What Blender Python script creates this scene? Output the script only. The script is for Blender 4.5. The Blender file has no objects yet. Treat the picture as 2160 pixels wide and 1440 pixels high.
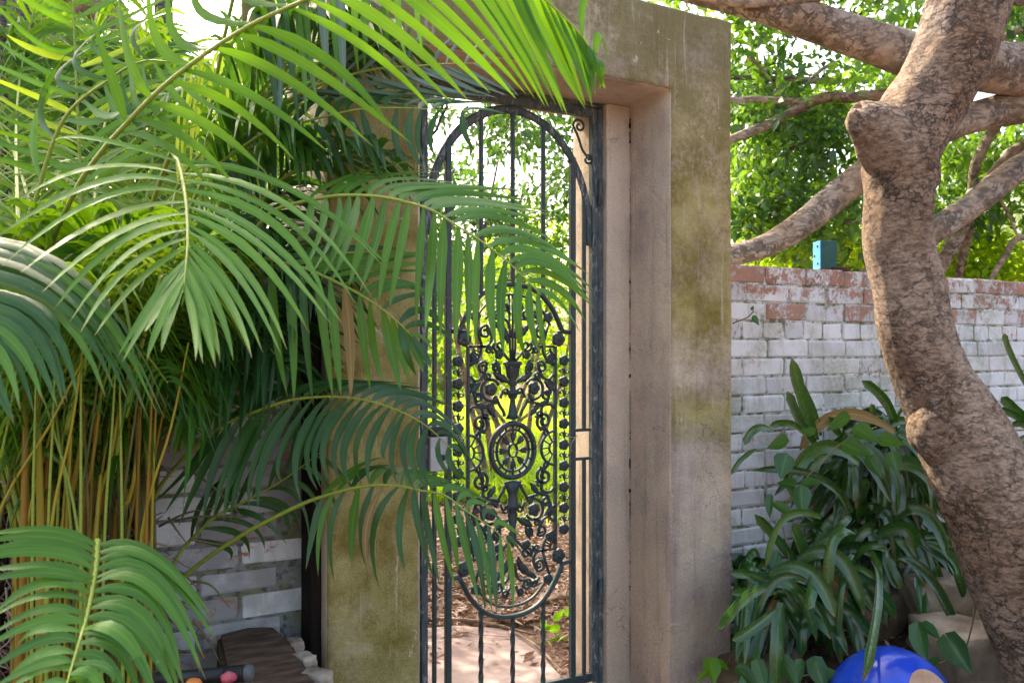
import bpy, bmesh, math, random
import numpy as np
from mathutils import Vector, Matrix, noise

R = random.Random(7)
SC = bpy.context.scene
COL = SC.collection

# ------------------------------------------------------------------ camera, sky, sun, exposure
# World X runs along the garden wall, Y goes through it, Z is up; the camera stands at x=y=0.
YAW = math.radians(28.8)
CY, SY = math.cos(YAW), math.sin(YAW)
EYE = 1.40
F = 1820.0
cam = bpy.data.cameras.new('camera')
cam_o = bpy.data.objects.new('camera', cam)
COL.objects.link(cam_o)
cam_o.location = (0, 0, EYE)
cam_o.rotation_euler = (math.radians(90), 0, -YAW)
cam.sensor_width = 36.0
cam.lens = F / 2160 * 36
cam.shift_y = 15 / 2160
cam.clip_start = 0.05
cam.clip_end = 2000
cam.dof.use_dof = True
cam.dof.focus_distance = 3.2
cam.dof.aperture_fstop = 6.3
SC.camera = cam_o

SUN_DIR = Vector((-0.12, 1.0, 1.02)).normalized()      # towards the sun, behind the wall
world = bpy.data.worlds.new('World')
SC.world = world
world.use_nodes = True
wn = world.node_tree
bg = wn.nodes['Background']
sky = wn.nodes.new('ShaderNodeTexSky')
sky.sky_type = 'NISHITA'
sky.sun_disc = False
sky.sun_elevation = math.asin(SUN_DIR.z)
sky.sun_rotation = math.atan2(SUN_DIR.x, SUN_DIR.y)
sky.air_density = 1.0
sky.dust_density = 5.0
sky.ozone_density = 0.6
wn.links.new(sky.outputs[0], bg.inputs[0])
bg.inputs[1].default_value = 0.15
sun = bpy.data.lights.new('sun', 'SUN')
sun.energy = 2.0
sun.angle = math.radians(0.5)
sun.color = (1.0, 0.93, 0.80)
sun_o = bpy.data.objects.new('sun', sun)
COL.objects.link(sun_o)
sun_o.rotation_euler = SUN_DIR.to_track_quat('Z', 'Y').to_euler()

SC.view_settings.view_transform = 'Standard'
SC.view_settings.look = 'None'
SC.view_settings.gamma = 1.0
SC.view_settings.use_curve_mapping = False
SC.view_settings.exposure = 2.25
SC.view_settings.use_white_balance = True          # the camera is balanced for open shade
SC.view_settings.white_balance_temperature = 7250
SC.render.engine = 'CYCLES'
SC.cycles.use_denoising = True
SC.cycles.max_bounces = 7
SC.cycles.diffuse_bounces = 4
SC.cycles.glossy_bounces = 3
SC.cycles.transmission_bounces = 4
SC.cycles.sample_clamp_indirect = 8.0

# ------------------------------------------------------------------ helpers
FWD = Vector((SY, CY, 0)); RGT = Vector((CY, -SY, 0)); UP = Vector((0, 0, 1))
CAM = Vector((0, 0, EYE))

def at(x, y, d):
    "point at forward distance d on the sight line of photo pixel x, y"
    return CAM + FWD * d + RGT * ((x - 1080) / F * d) + UP * ((735 - y) / F * d)

def aw(x, y, Y):
    "point of the wall-parallel plane at depth Y seen at photo pixel x, y"
    return at(x, y, Y / (CY - SY * (x - 1080) / F))

def wall_d(x):
    "forward distance of the brick wall face on the sight line of photo column x"
    return 2.78 / (CY - SY * (x - 1080) / F)

def front(x, y, d, gap=.10):
    "keep a point that is lower than the wall top on the camera side of the wall"
    if y > 470 and x < 700 and d < 3.2: d = min(d, wall_d(x) - gap)
    return x, y, d

ORG = {}

def tag(o, label=None, cat=None, group=None, kind=None):
    if label: o['label'] = label
    if cat: o['category'] = cat
    if group: o['group'] = group
    if kind: o['kind'] = kind
    return o

def place(o, parent, origin):
    COL.objects.link(o)
    ORG[o] = Vector(origin)
    if parent is not None:
        o.parent = parent
        o.location = ORG[o] - ORG[parent]
    else:
        o.location = ORG[o]
    return o

def empty(name, loc):
    o = bpy.data.objects.new(name, None)
    o.empty_display_size = 0.1
    return place(o, None, loc)

def mesh_obj(name, verts, faces, mat, parent=None, origin=None, smooth=True):
    verts = np.asarray([tuple(v) for v in verts], dtype=np.float64) if not isinstance(verts, np.ndarray) else verts
    if origin is None:
        origin = verts.mean(axis=0)
    origin = Vector(tuple(origin))
    me = bpy.data.meshes.new(name)
    me.from_pydata((verts - np.array(origin)).tolist(), [], faces)
    if smooth:
        me.polygons.foreach_set('use_smooth', [True] * len(me.polygons))
    me.materials.append(mat)
    me.update()
    return place(bpy.data.objects.new(name, me), parent, origin)

def bm_obj(name, bm, mat, parent=None, origin=None, smooth=False):
    me = bpy.data.meshes.new(name)
    c = Vector((0, 0, 0))
    if origin is None:
        for v in bm.verts: c += v.co
        origin = c / max(1, len(bm.verts))
    origin = Vector(origin)
    bmesh.ops.translate(bm, verts=bm.verts, vec=-origin)
    bm.to_mesh(me); bm.free()
    if smooth:
        me.polygons.foreach_set('use_smooth', [True] * len(me.polygons))
    me.materials.append(mat)
    return place(bpy.data.objects.new(name, me), parent, origin)

def box_bm(x0, x1, y0, y1, z0, z1, bevel=0.0, seg=2, bm=None):
    b = bmesh.new()
    bmesh.ops.create_cube(b, size=1)
    for v in b.verts:
        v.co = Vector(((x0 + x1) / 2 + v.co.x * (x1 - x0), (y0 + y1) / 2 + v.co.y * (y1 - y0), (z0 + z1) / 2 + v.co.z * (z1 - z0)))
    if bevel:
        bmesh.ops.bevel(b, geom=list(b.edges), offset=bevel, segments=seg, affect='EDGES', profile=0.5)
    return b

def catmull(pts, n):
    "smooth resample of a list of equal-length tuples"
    P = np.array([tuple(p) for p in pts], dtype=float)
    if len(P) == 2:
        t = np.linspace(0, 1, n)[:, None]
        return P[0] * (1 - t) + P[1] * t
    P = np.vstack([2 * P[0] - P[1], P, 2 * P[-1] - P[-2]])
    m = len(P) - 3
    out = []
    for k in range(n):
        u = k / (n - 1) * m
        i = min(int(u), m - 1); t = u - i
        p0, p1, p2, p3 = P[i], P[i + 1], P[i + 2], P[i + 3]
        out.append(0.5 * ((2 * p1) + (-p0 + p2) * t + (2 * p0 - 5 * p1 + 4 * p2 - p3) * t * t + (-p0 + 3 * p1 - 3 * p2 + p3) * t ** 3))
    return np.array(out)

def tube_geo(path, radii, sides=8, squash=1.0, flat_axis=None, cap=True, wob=None):
    "rings swept along a path; returns verts, faces"
    path = [Vector(p) for p in path]
    n = len(path)
    vs, fs = [], []
    ref = Vector(flat_axis) if flat_axis is not None else None
    prev = None
    for i, p in enumerate(path):
        t = (path[min(i + 1, n - 1)] - path[max(i - 1, 0)])
        if t.length < 1e-9: t = Vector((0, 0, 1))
        t.normalize()
        if ref is not None:
            b = ref - t * ref.dot(t); b.normalize(); a = b.cross(t)
        else:
            if prev is None:
                q = Vector((0, 0, 1)) if abs(t.z) < .9 else Vector((1, 0, 0))
            else:
                q = prev
            a = q - t * q.dot(t); a.normalize(); b = t.cross(a); prev = a
        r = radii[i] if hasattr(radii, '__len__') else radii
        for k in range(sides):
            g = 2 * math.pi * k / sides
            rr = r if wob is None else r * wob(i / (n - 1), g, p)
            vs.append(p + a * (math.cos(g) * rr) + b * (math.sin(g) * rr * squash))
    for i in range(n - 1):
        for k in range(sides):
            a0 = i * sides + k; a1 = i * sides + (k + 1) % sides
            fs.append((a0, a1, a1 + sides, a0 + sides))
    if cap:
        fs.append(tuple(reversed(range(sides))))
        fs.append(tuple(range((n - 1) * sides, n * sides)))
    return vs, fs

def join_geo(parts):
    V, Fc = [], []
    for v, f in parts:
        o = len(V)
        V += [tuple(p) for p in v]
        Fc += [tuple(i + o for i in q) for q in f]
    return V, Fc

def lathe_geo(profile, center, axis=(0, 0, 1), n=24):
    axis = Vector(axis).normalized()
    q = Vector((0, 0, 1)).rotation_difference(axis)
    vs, fs = [], []
    m = len(profile)
    for k in range(n):
        g = 2 * math.pi * k / n
        for r, h in profile:
            vs.append(Vector(center) + q @ Vector((r * math.cos(g), r * math.sin(g), h)))
    for k in range(n):
        for i in range(m - 1):
            a = k * m + i; b = ((k + 1) % n) * m + i
            fs.append((a, b, b + 1, a + 1))
    return vs, fs

# ------------------------------------------------------------------ materials
class NT:
    def __init__(s, name):
        s.m = bpy.data.materials.new(name); s.m.use_nodes = True
        s.t = s.m.node_tree; s.t.nodes.clear()
        s.out = s.t.nodes.new('ShaderNodeOutputMaterial')
    def n(s, kind, ins=None, **kw):
        nd = s.t.nodes.new('ShaderNode' + kind)
        for k, v in kw.items(): setattr(nd, k, v)
        for k, v in (ins or {}).items():
            s.set(nd.inputs[k], v)
        return nd
    def set(s, sock, v):
        if hasattr(v, 'is_output') or isinstance(v, bpy.types.NodeSocket): s.t.links.new(v, sock)
        elif isinstance(v, (tuple, list)) and len(v) == 3 and sock.type == 'RGBA': sock.default_value = (*v, 1)
        else: sock.default_value = v
    def pos(s): return s.n('NewGeometry').outputs['Position']
    def mapped(s, scale):
        return s.n('Mapping', {'Vector': s.pos(), 'Scale': scale}).outputs[0]
    def noise(s, scale, detail=4, rough=.55, vec=None, dist=0.0):
        return s.n('TexNoise', {'Vector': vec if vec is not None else s.pos(), 'Scale': scale, 'Detail': detail, 'Roughness': rough, 'Distortion': dist}).outputs[0]
    def ramp(s, fac, stops, interp='LINEAR'):
        r = s.n('ValToRGB'); s.set(r.inputs[0], fac)
        e = r.color_ramp; e.interpolation = interp
        while len(e.elements) < len(stops): e.elements.new(0.5)
        for el, (p, c) in zip(e.elements, stops):
            el.position = p
            el.color = (*c, 1) if isinstance(c, (tuple, list)) else (c, c, c, 1)
        return r.outputs[0]
    def math(s, op, a, b=0.0, clamp=False):
        nd = s.n('Math', operation=op, use_clamp=clamp)
        s.set(nd.inputs[0], a); s.set(nd.inputs[1], b)
        return nd.outputs[0]
    def mix(s, fac, a, b, mode='MIX'):
        nd = s.n('Mix', data_type='RGBA', blend_type=mode)
        s.set(nd.inputs[0], fac); s.set(nd.inputs[6], a); s.set(nd.inputs[7], b)
        return nd.outputs[2]
    def bump(s, h, strength=.5, dist=.01):
        return s.n('Bump', {'Height': h, 'Strength': strength, 'Distance': dist}).outputs[0]
    def rand(s): return s.n('ObjectInfo').outputs['Random']
    def island(s): return s.n('NewGeometry').outputs['Random Per Island']
    def principled(s, col, rough=.8, normal=None, spec=.3, metallic=0.0, **kw):
        ins = {'Base Color': col, 'Roughness': rough, 'Specular IOR Level': spec, 'Metallic': metallic}
        if normal is not None: ins['Normal'] = normal
        ins.update(kw)
        return s.n('BsdfPrincipled', ins).outputs[0]
    def done(s, sh):
        s.t.links.new(sh, s.out.inputs[0]); return s.m

def mat_stucco():
    m = NT('stucco')
    sep = m.n('SeparateXYZ', {0: m.pos()})
    X, Yp, Z = sep.outputs[0], sep.outputs[1], sep.outputs[2]
    nrm = m.n('SeparateXYZ', {0: m.n('NewGeometry').outputs['True Normal']})
    front = m.math('MULTIPLY', m.math('GREATER_THAN', m.math('MULTIPLY', nrm.outputs[1], -1.0), .6), m.math('LESS_THAN', Yp, 2.72))
    big = m.noise(2.2, 6, .62)
    streak = m.noise(1.0, 5, .6, vec=m.mapped((9, 9, .9)))
    grain = m.noise(170, 3, .7)
    speck = m.noise(420, 2, .6)
    # plain render: pinkish beige with lilac-grey patches
    a = m.mix(m.ramp(big, [(.40, 0), (.56, 1)]), (.63, .50, .37), (.40, .325, .285))
    a = m.mix(front, m.mix(m.ramp(m.noise(3.1, 7, .68), [(.40, .12), (.56, .62)]), a, (.80, .64, .49)), a)
    a = m.mix(m.math('MULTIPLY', m.ramp(streak, [(.45, 0), (.62, 1)]), .65), a, (.60, .50, .40))
    low = m.math('MULTIPLY', m.ramp(Z, [(.25, 1), (.95, 0)]), .40)
    a = m.mix(low, a, (.36, .22, .15))
    # mossy film on the weathered front face
    left = m.ramp(m.math('SUBTRACT', X, .9), [(.3, 1), (.6, 0)])
    mo = m.noise(2.7, 7, .66)
    zm = m.ramp(m.math('MULTIPLY', Z, .333), [(.20, .18), (.33, .50), (.385, 1), (.43, .48), (.50, 1), (.78, 1), (.9, 1)])
    msk = m.math('ADD', m.math('MULTIPLY', zm, .62), m.math('MULTIPLY', left, .62))
    msk = m.math('ADD', msk, m.math('MULTIPLY', m.math('SUBTRACT', mo, .5), 1.5))
    msk = m.math('ADD', msk, m.math('ADD', m.math('MULTIPLY', m.math('SUBTRACT', m.noise(48, 6, .75), .5), .75), m.math('MULTIPLY', m.math('SUBTRACT', grain, .5), .5)))
    msk = m.math('MULTIPLY', m.ramp(msk, [(.22, 0), (.66, 1)]), front)
    moss = m.mix(m.ramp(m.noise(5, 5, .6), [(.4, 0), (.62, 1)]), (.20, .155, .038), (.40, .335, .14))
    moss = m.mix(m.ramp(m.math('MULTIPLY', Z, .333), [(.66, 0), (.84, .8)]), moss, (.185, .160, .085))
    col = m.mix(msk, a, moss)
    run = m.noise(1.0, 6, .7, vec=m.mapped((26, 26, 1.1)))
    col = m.mix(m.math('MULTIPLY', m.ramp(run, [(.54, 0), (.70, 1)]), m.ramp(m.noise(2.3, 4), [(.40, .05), (.62, .55)])), col, (.115, .090, .055))
    col = m.mix(m.math('MULTIPLY', m.ramp(m.noise(1.0, 5, .6, vec=m.mapped((40, 40, 2.2))), [(.60, 0), (.68, 1)]), .35), col, (.66, .58, .46))
    bleach = m.math('MULTIPLY', m.ramp(m.noise(4.5, 7, .75, dist=1.2), [(.632, 0), (.645, 1)]), front)
    col = m.mix(m.math('MULTIPLY', bleach, .65), col, (.58, .52, .44))
    dark = m.ramp(m.noise(7, 8, .72, dist=1.5), [(.30, 1), (.37, 0)])
    col = m.mix(m.math('MULTIPLY', dark, .45), col, (.12, .09, .06))
    col = m.mix(.55, col, m.mix(m.ramp(grain, [(.3, 0), (.7, 1)]), (.28, .28, .28), (.72, .72, .72)), 'OVERLAY')
    col = m.mix(m.math('MULTIPLY', m.ramp(speck, [(.28, 1), (.36, 0)]), .5), col, (.07, .05, .03))
    vor = m.n('TexVoronoi', {'Vector': m.n('VectorMath', {0: m.pos(), 1: m.n('TexNoise', {'Vector': m.pos(), 'Scale': 4.0, 'Detail': 5.0}).outputs['Color']}, operation='ADD').outputs[0], 'Scale': 1.15}, feature='DISTANCE_TO_EDGE')
    crack = m.math('MULTIPLY', m.ramp(vor.outputs[0], [(.0, 1), (.004, 0)]), m.ramp(m.noise(2, 2), [(.54, 0), (.60, .5)]))
    col = m.mix(crack, col, (.05, .04, .03))
    h = m.math('ADD', m.math('MULTIPLY', grain, .5), m.math('MULTIPLY', m.noise(11, 8, .68), 2.2))
    h = m.math('SUBTRACT', h, m.math('MULTIPLY', crack, .6))
    return m.done(m.principled(col, .92, m.bump(h, .8, .010), .15))

def mat_painted_brick(name, white, grey, bare, bare_amt, top_z, spot=None, moss_amt=1.0, speck_amt=.55):
    m = NT(name)
    Z = m.n('SeparateXYZ', {0: m.pos()}).outputs[2]
    r = m.rand()
    big = m.noise(3.0, 5, .6, dist=.5)
    fine = m.noise(34, 7, .72, dist=.7)
    col = m.mix(m.ramp(m.math('ADD', m.math('MULTIPLY', r, .5), m.math('MULTIPLY', m.noise(9, 5), .5)), [(.38, 0), (.58, 1)]), white, grey)
    # green-grey algae
    al = m.math('MULTIPLY', m.ramp(m.noise(2.6, 7, .66, dist=.8), [(.47, 0), (.62, 1)]), m.ramp(m.noise(60, 5, .7), [(.36, .35), (.6, 1)]))
    col = m.mix(m.math('MULTIPLY', al, .62 * moss_amt), col, (.20, .20, .07))
    # bare brick where the paint has flaked
    up = m.ramp(m.math('SUBTRACT', Z, top_z - .30), [(.0, 0), (.14, .08), (.24, .155)])
    pr = m.ramp(r, [(.62, 0), (.9, .07), (1, .125)])
    pe = m.math('ADD', m.math('ADD', m.math('MULTIPLY', fine, .62), m.math('MULTIPLY', m.noise(7.5, 5, .6, dist=.8), .5)), m.math('ADD', up, pr))
    pe = m.ramp(pe, [(.70 - bare_amt, 0), (.735 - bare_amt, .45), (.775 - bare_amt, 1)])
    br = m.mix(m.ramp(m.noise(14, 5), [(.35, 0), (.65, 1)]), bare, (bare[0] * .5, bare[1] * .6, bare[2] * .75))
    br = m.mix(m.ramp(r, [(.3, 0), (.8, .28)]), br, (.42, .27, .17))
    col = m.mix(m.math('MULTIPLY', pe, .9), col, br)
    # black specks and grime along the edges of the bricks
    sp = m.ramp(m.noise(120, 5, .8, dist=2.0), [(.34, 1), (.40, 0)])
    spm = m.ramp(m.noise(6, 5, .65), [(.36, .1), (.56, 1)])
    col = m.mix(m.math('MULTIPLY', m.math('MULTIPLY', sp, spm), speck_amt), col, (.04, .035, .03))
    wash = m.math('MULTIPLY', m.ramp(m.noise(1.0, 6, .7, vec=m.mapped((16, 16, 3.5))), [(.52, 0), (.66, 1)]), .5)
    col = m.mix(wash, col, (.34, .315, .27))
    pk = m.math('MULTIPLY', m.ramp(m.noise(5.5, 7, .75), [(.56, 0), (.68, 1)]), .38)
    col = m.mix(pk, col, (.48, .27, .20))
    col = m.mix(.30, col, m.mix(big, (.22, .22, .23), (.78, .78, .76)), 'OVERLAY')
    h = m.math('ADD', m.math('MULTIPLY', fine, .9), m.math('SUBTRACT', m.noise(160, 3, .7), m.math('MULTIPLY', pe, .9)))
    return m.done(m.principled(col, .88, m.bump(h, .55, .004), .2))

def mat_mortar(name, base):
    m = NT(name)
    col = m.mix(m.ramp(m.noise(9, 6, .65), [(.42, 0), (.6, 1)]), base, (.16, .16, .075))
    col = m.mix(m.ramp(m.noise(50, 4), [(.35, .8), (.5, 0)]), col, (.07, .065, .055))
    return m.done(m.principled(col, .95, m.bump(m.noise(70, 5), .6, .006), .1))

def mat_iron():
    m = NT('weathered_iron')
    r = m.rand()
    col = m.mix(m.ramp(m.noise(14, 5, .6), [(.4, 0), (.6, 1)]), (.018, .056, .058), (.036, .042, .048))
    col = m.mix(m.ramp(m.noise(55, 6, .7, dist=.8), [(.54, 0), (.62, .75)]), col, (.10, .055, .045))
    col = m.mix(m.ramp(m.noise(38, 6, .75, dist=1.0), [(.61, 0), (.66, .55)]), col, (.30, .30, .29))
    return m.done(m.principled(col, .5, m.bump(m.noise(90, 5), .5, .003), .45, 0.15))

def mat_peeling():
    m = NT('peeling_green_paint')
    v = m.mapped((26, 26, 7.0))
    col = m.mix(m.ramp(m.noise(1.6, 6, .7, vec=v), [(.40, 0), (.52, 1)]), (.020, .050, .058), (.075, .085, .09))
    col = m.mix(m.ramp(m.noise(2.4, 7, .75, vec=v, dist=.6), [(.555, 0), (.60, .6)]), col, (.36, .36, .34))
    return m.done(m.principled(col, .6, m.bump(m.noise(2.4, 7, .75, vec=v), .5, .003), .35))

def mat_simple(name, c1, c2, scale=8, rough=.6, spec=.3, bump=.3, bscale=60, metallic=0.0, rnd=0.0, stretch=None):
    m = NT(name)
    vec = m.mapped(stretch) if stretch else None
    f = m.noise(scale, 5, .6, vec=vec)
    if rnd: f = m.math('ADD', m.math('MULTIPLY', f, 1 - rnd), m.math('MULTIPLY', m.rand(), rnd))
    col = m.mix(m.ramp(f, [(.36, 0), (.64, 1)]), c1, c2)
    return m.done(m.principled(col, rough, m.bump(m.noise(bscale, 5, .65, vec=vec), bump, .006), spec, metallic))

def mat_leaf(name, dark, light, trans, tf=.45, rough=.38, spec=.5, per='object', tip=None, vein=False):
    m = NT(name)
    r = m.rand() if per == 'object' else m.island()
    f = m.math('ADD', m.math('MULTIPLY', r, .7), m.math('MULTIPLY', m.noise(6, 3), .3))
    col = m.mix(m.ramp(f, [(.15, 0), (.85, 1)]), dark, light)
    tr = m.mix(m.ramp(f, [(.1, 0), (.9, 1)]), (trans[0] * .65, trans[1] * .8, trans[2] * .8), trans)
    if tip:
        u = m.n('UVMap').outputs[0]
        ux = m.n('SeparateXYZ', {0: u})
        k = m.ramp(ux.outputs[0], [(.86, 0), (.95, .55), (1, 1)])
        brown = m.ramp(m.math('ADD', ux.outputs[0], m.math('MULTIPLY', m.rand(), .045)), [(.955, 0), (.985, 1)])
        col = m.mix(m.math('MULTIPLY', k, .6), col, tip)
        col = m.mix(brown, col, (.16, .09, .03))
        rib = m.ramp(m.math('ABSOLUTE', m.math('SUBTRACT', ux.outputs[1], .5)), [(.03, .55), (.07, 0)])
        col = m.mix(rib, col, (light[0] * 2.0 + .02, light[1] * 1.5 + .02, light[2] * 1.2))
        vv = m.n('CombineXYZ', {0: m.math('MULTIPLY', ux.outputs[0], 3.0), 1: m.math('MULTIPLY', ux.outputs[1], 16.0), 2: m.math('MULTIPLY', r, 90.0)}).outputs[0]
        vein = m.noise(1.0, 3, .6, vec=vv)
        col = m.mix(m.ramp(vein, [(.35, .45), (.6, 0)]), col, (dark[0] * .55, dark[1] * .6, dark[2] * .6))
        spots = m.ramp(m.noise(85, 4, .6), [(.70, 0), (.74, .8)])
        col = m.mix(spots, col, (.30, .33, .26))
    p = m.principled(col, m.ramp(m.noise(30, 3), [(.3, rough - .06), (.7, rough + .12)]), m.bump(m.noise(45, 3), .12, .004), spec)
    t = m.n('BsdfTranslucent', {'Color': tr}).outputs[0]
    return m.done(m.n('MixShader', {0: tf, 1: p, 2: t}).outputs[0])

def mat_bark(name, c1, c2, dark, scale=1.0, fissure=.75):
    m = NT(name)
    v = m.mapped((20 * scale, 20 * scale, 44 * scale))
    fine = m.noise(2.2, 9, .76, vec=v, dist=.3)
    crk = m.noise(1.0, 9, .72, vec=v, dist=.6)
    mid = m.noise(1.0, 7, .70, vec=m.mapped((9 * scale, 9 * scale, 13 * scale)), dist=.8)
    big = m.noise(3.4, 6, .62)
    n2 = m.noise(2.1, 6, .62)
    col = m.mix(m.ramp(fine, [(.38, 0), (.56, 1)]), c1, c2)
    col = m.mix(m.ramp(big, [(.44, 0), (.60, .8)]), col, m.mix(m.ramp(fine, [(.4, 0), (.6, 1)]), (c1[0] * .7, c1[1] * .62, c1[2] * .55), (c2[0] * .72, c2[1] * .62, c2[2] * .52)))
    col = m.mix(m.ramp(n2, [(.52, 0), (.68, .7)]), col, m.mix(m.ramp(fine, [(.42, 0), (.56, 1)]), (.17, .15, .14), (.46, .43, .42)))
    deep = m.math('MULTIPLY', m.ramp(crk, [(.33, 1), (.41, 0)]), m.ramp(mid, [(.36, 1), (.62, .15)]))
    col = m.mix(m.math('MULTIPLY', deep, fissure), col, dark)
    scar = m.ramp(mid, [(.30, .85), (.345, 0)])
    col = m.mix(m.math('MULTIPLY', scar, fissure), col, dark)
    wv = m.n('VectorMath', {0: m.mapped((7 * scale, 7 * scale, 13 * scale)), 1: m.n('VectorMath', {0: m.n('TexNoise', {'Vector': m.pos(), 'Scale': 14.0, 'Detail': 6.0, 'Roughness': .7}).outputs['Color'], 'Scale': 1.5}, operation='SCALE').outputs[0]}, operation='ADD').outputs[0]
    plate = m.n('TexVoronoi', {'Vector': wv, 'Scale': 1.6}, feature='DISTANCE_TO_EDGE').outputs[0]
    gap = m.math('MULTIPLY', m.ramp(plate, [(0, 1), (.035, .55), (.075, 0)]), m.ramp(m.noise(4.2, 5, .65), [(.42, 0), (.56, 1)]))
    col = m.mix(m.math('MULTIPLY', gap, fissure), col, dark)
    h = m.math('ADD', m.math('MULTIPLY', fine, .7), m.math('MULTIPLY', m.ramp(crk, [(.30, 0), (.46, 1)]), .6))
    h = m.math('SUBTRACT', m.math('ADD', h, m.math('MULTIPLY', mid, 1.1)), m.math('MULTIPLY', gap, .8))
    return m.done(m.principled(col, .82, m.bump(h, 1.0, .026), .25))

def mat_ground():
    m = NT('mulch_soil')
    col = m.mix(m.ramp(m.noise(18, 7, .7, dist=.6), [(.36, 0), (.62, 1)]), (.075, .042, .032), (.27, .17, .13))
    col = m.mix(m.ramp(m.noise(75, 5, .7), [(.52, 0), (.62, .8)]), col, (.45, .34, .28))
    return m.done(m.principled(col, .95, m.bump(m.noise(45, 6, .7), .9, .03), .1))

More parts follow.
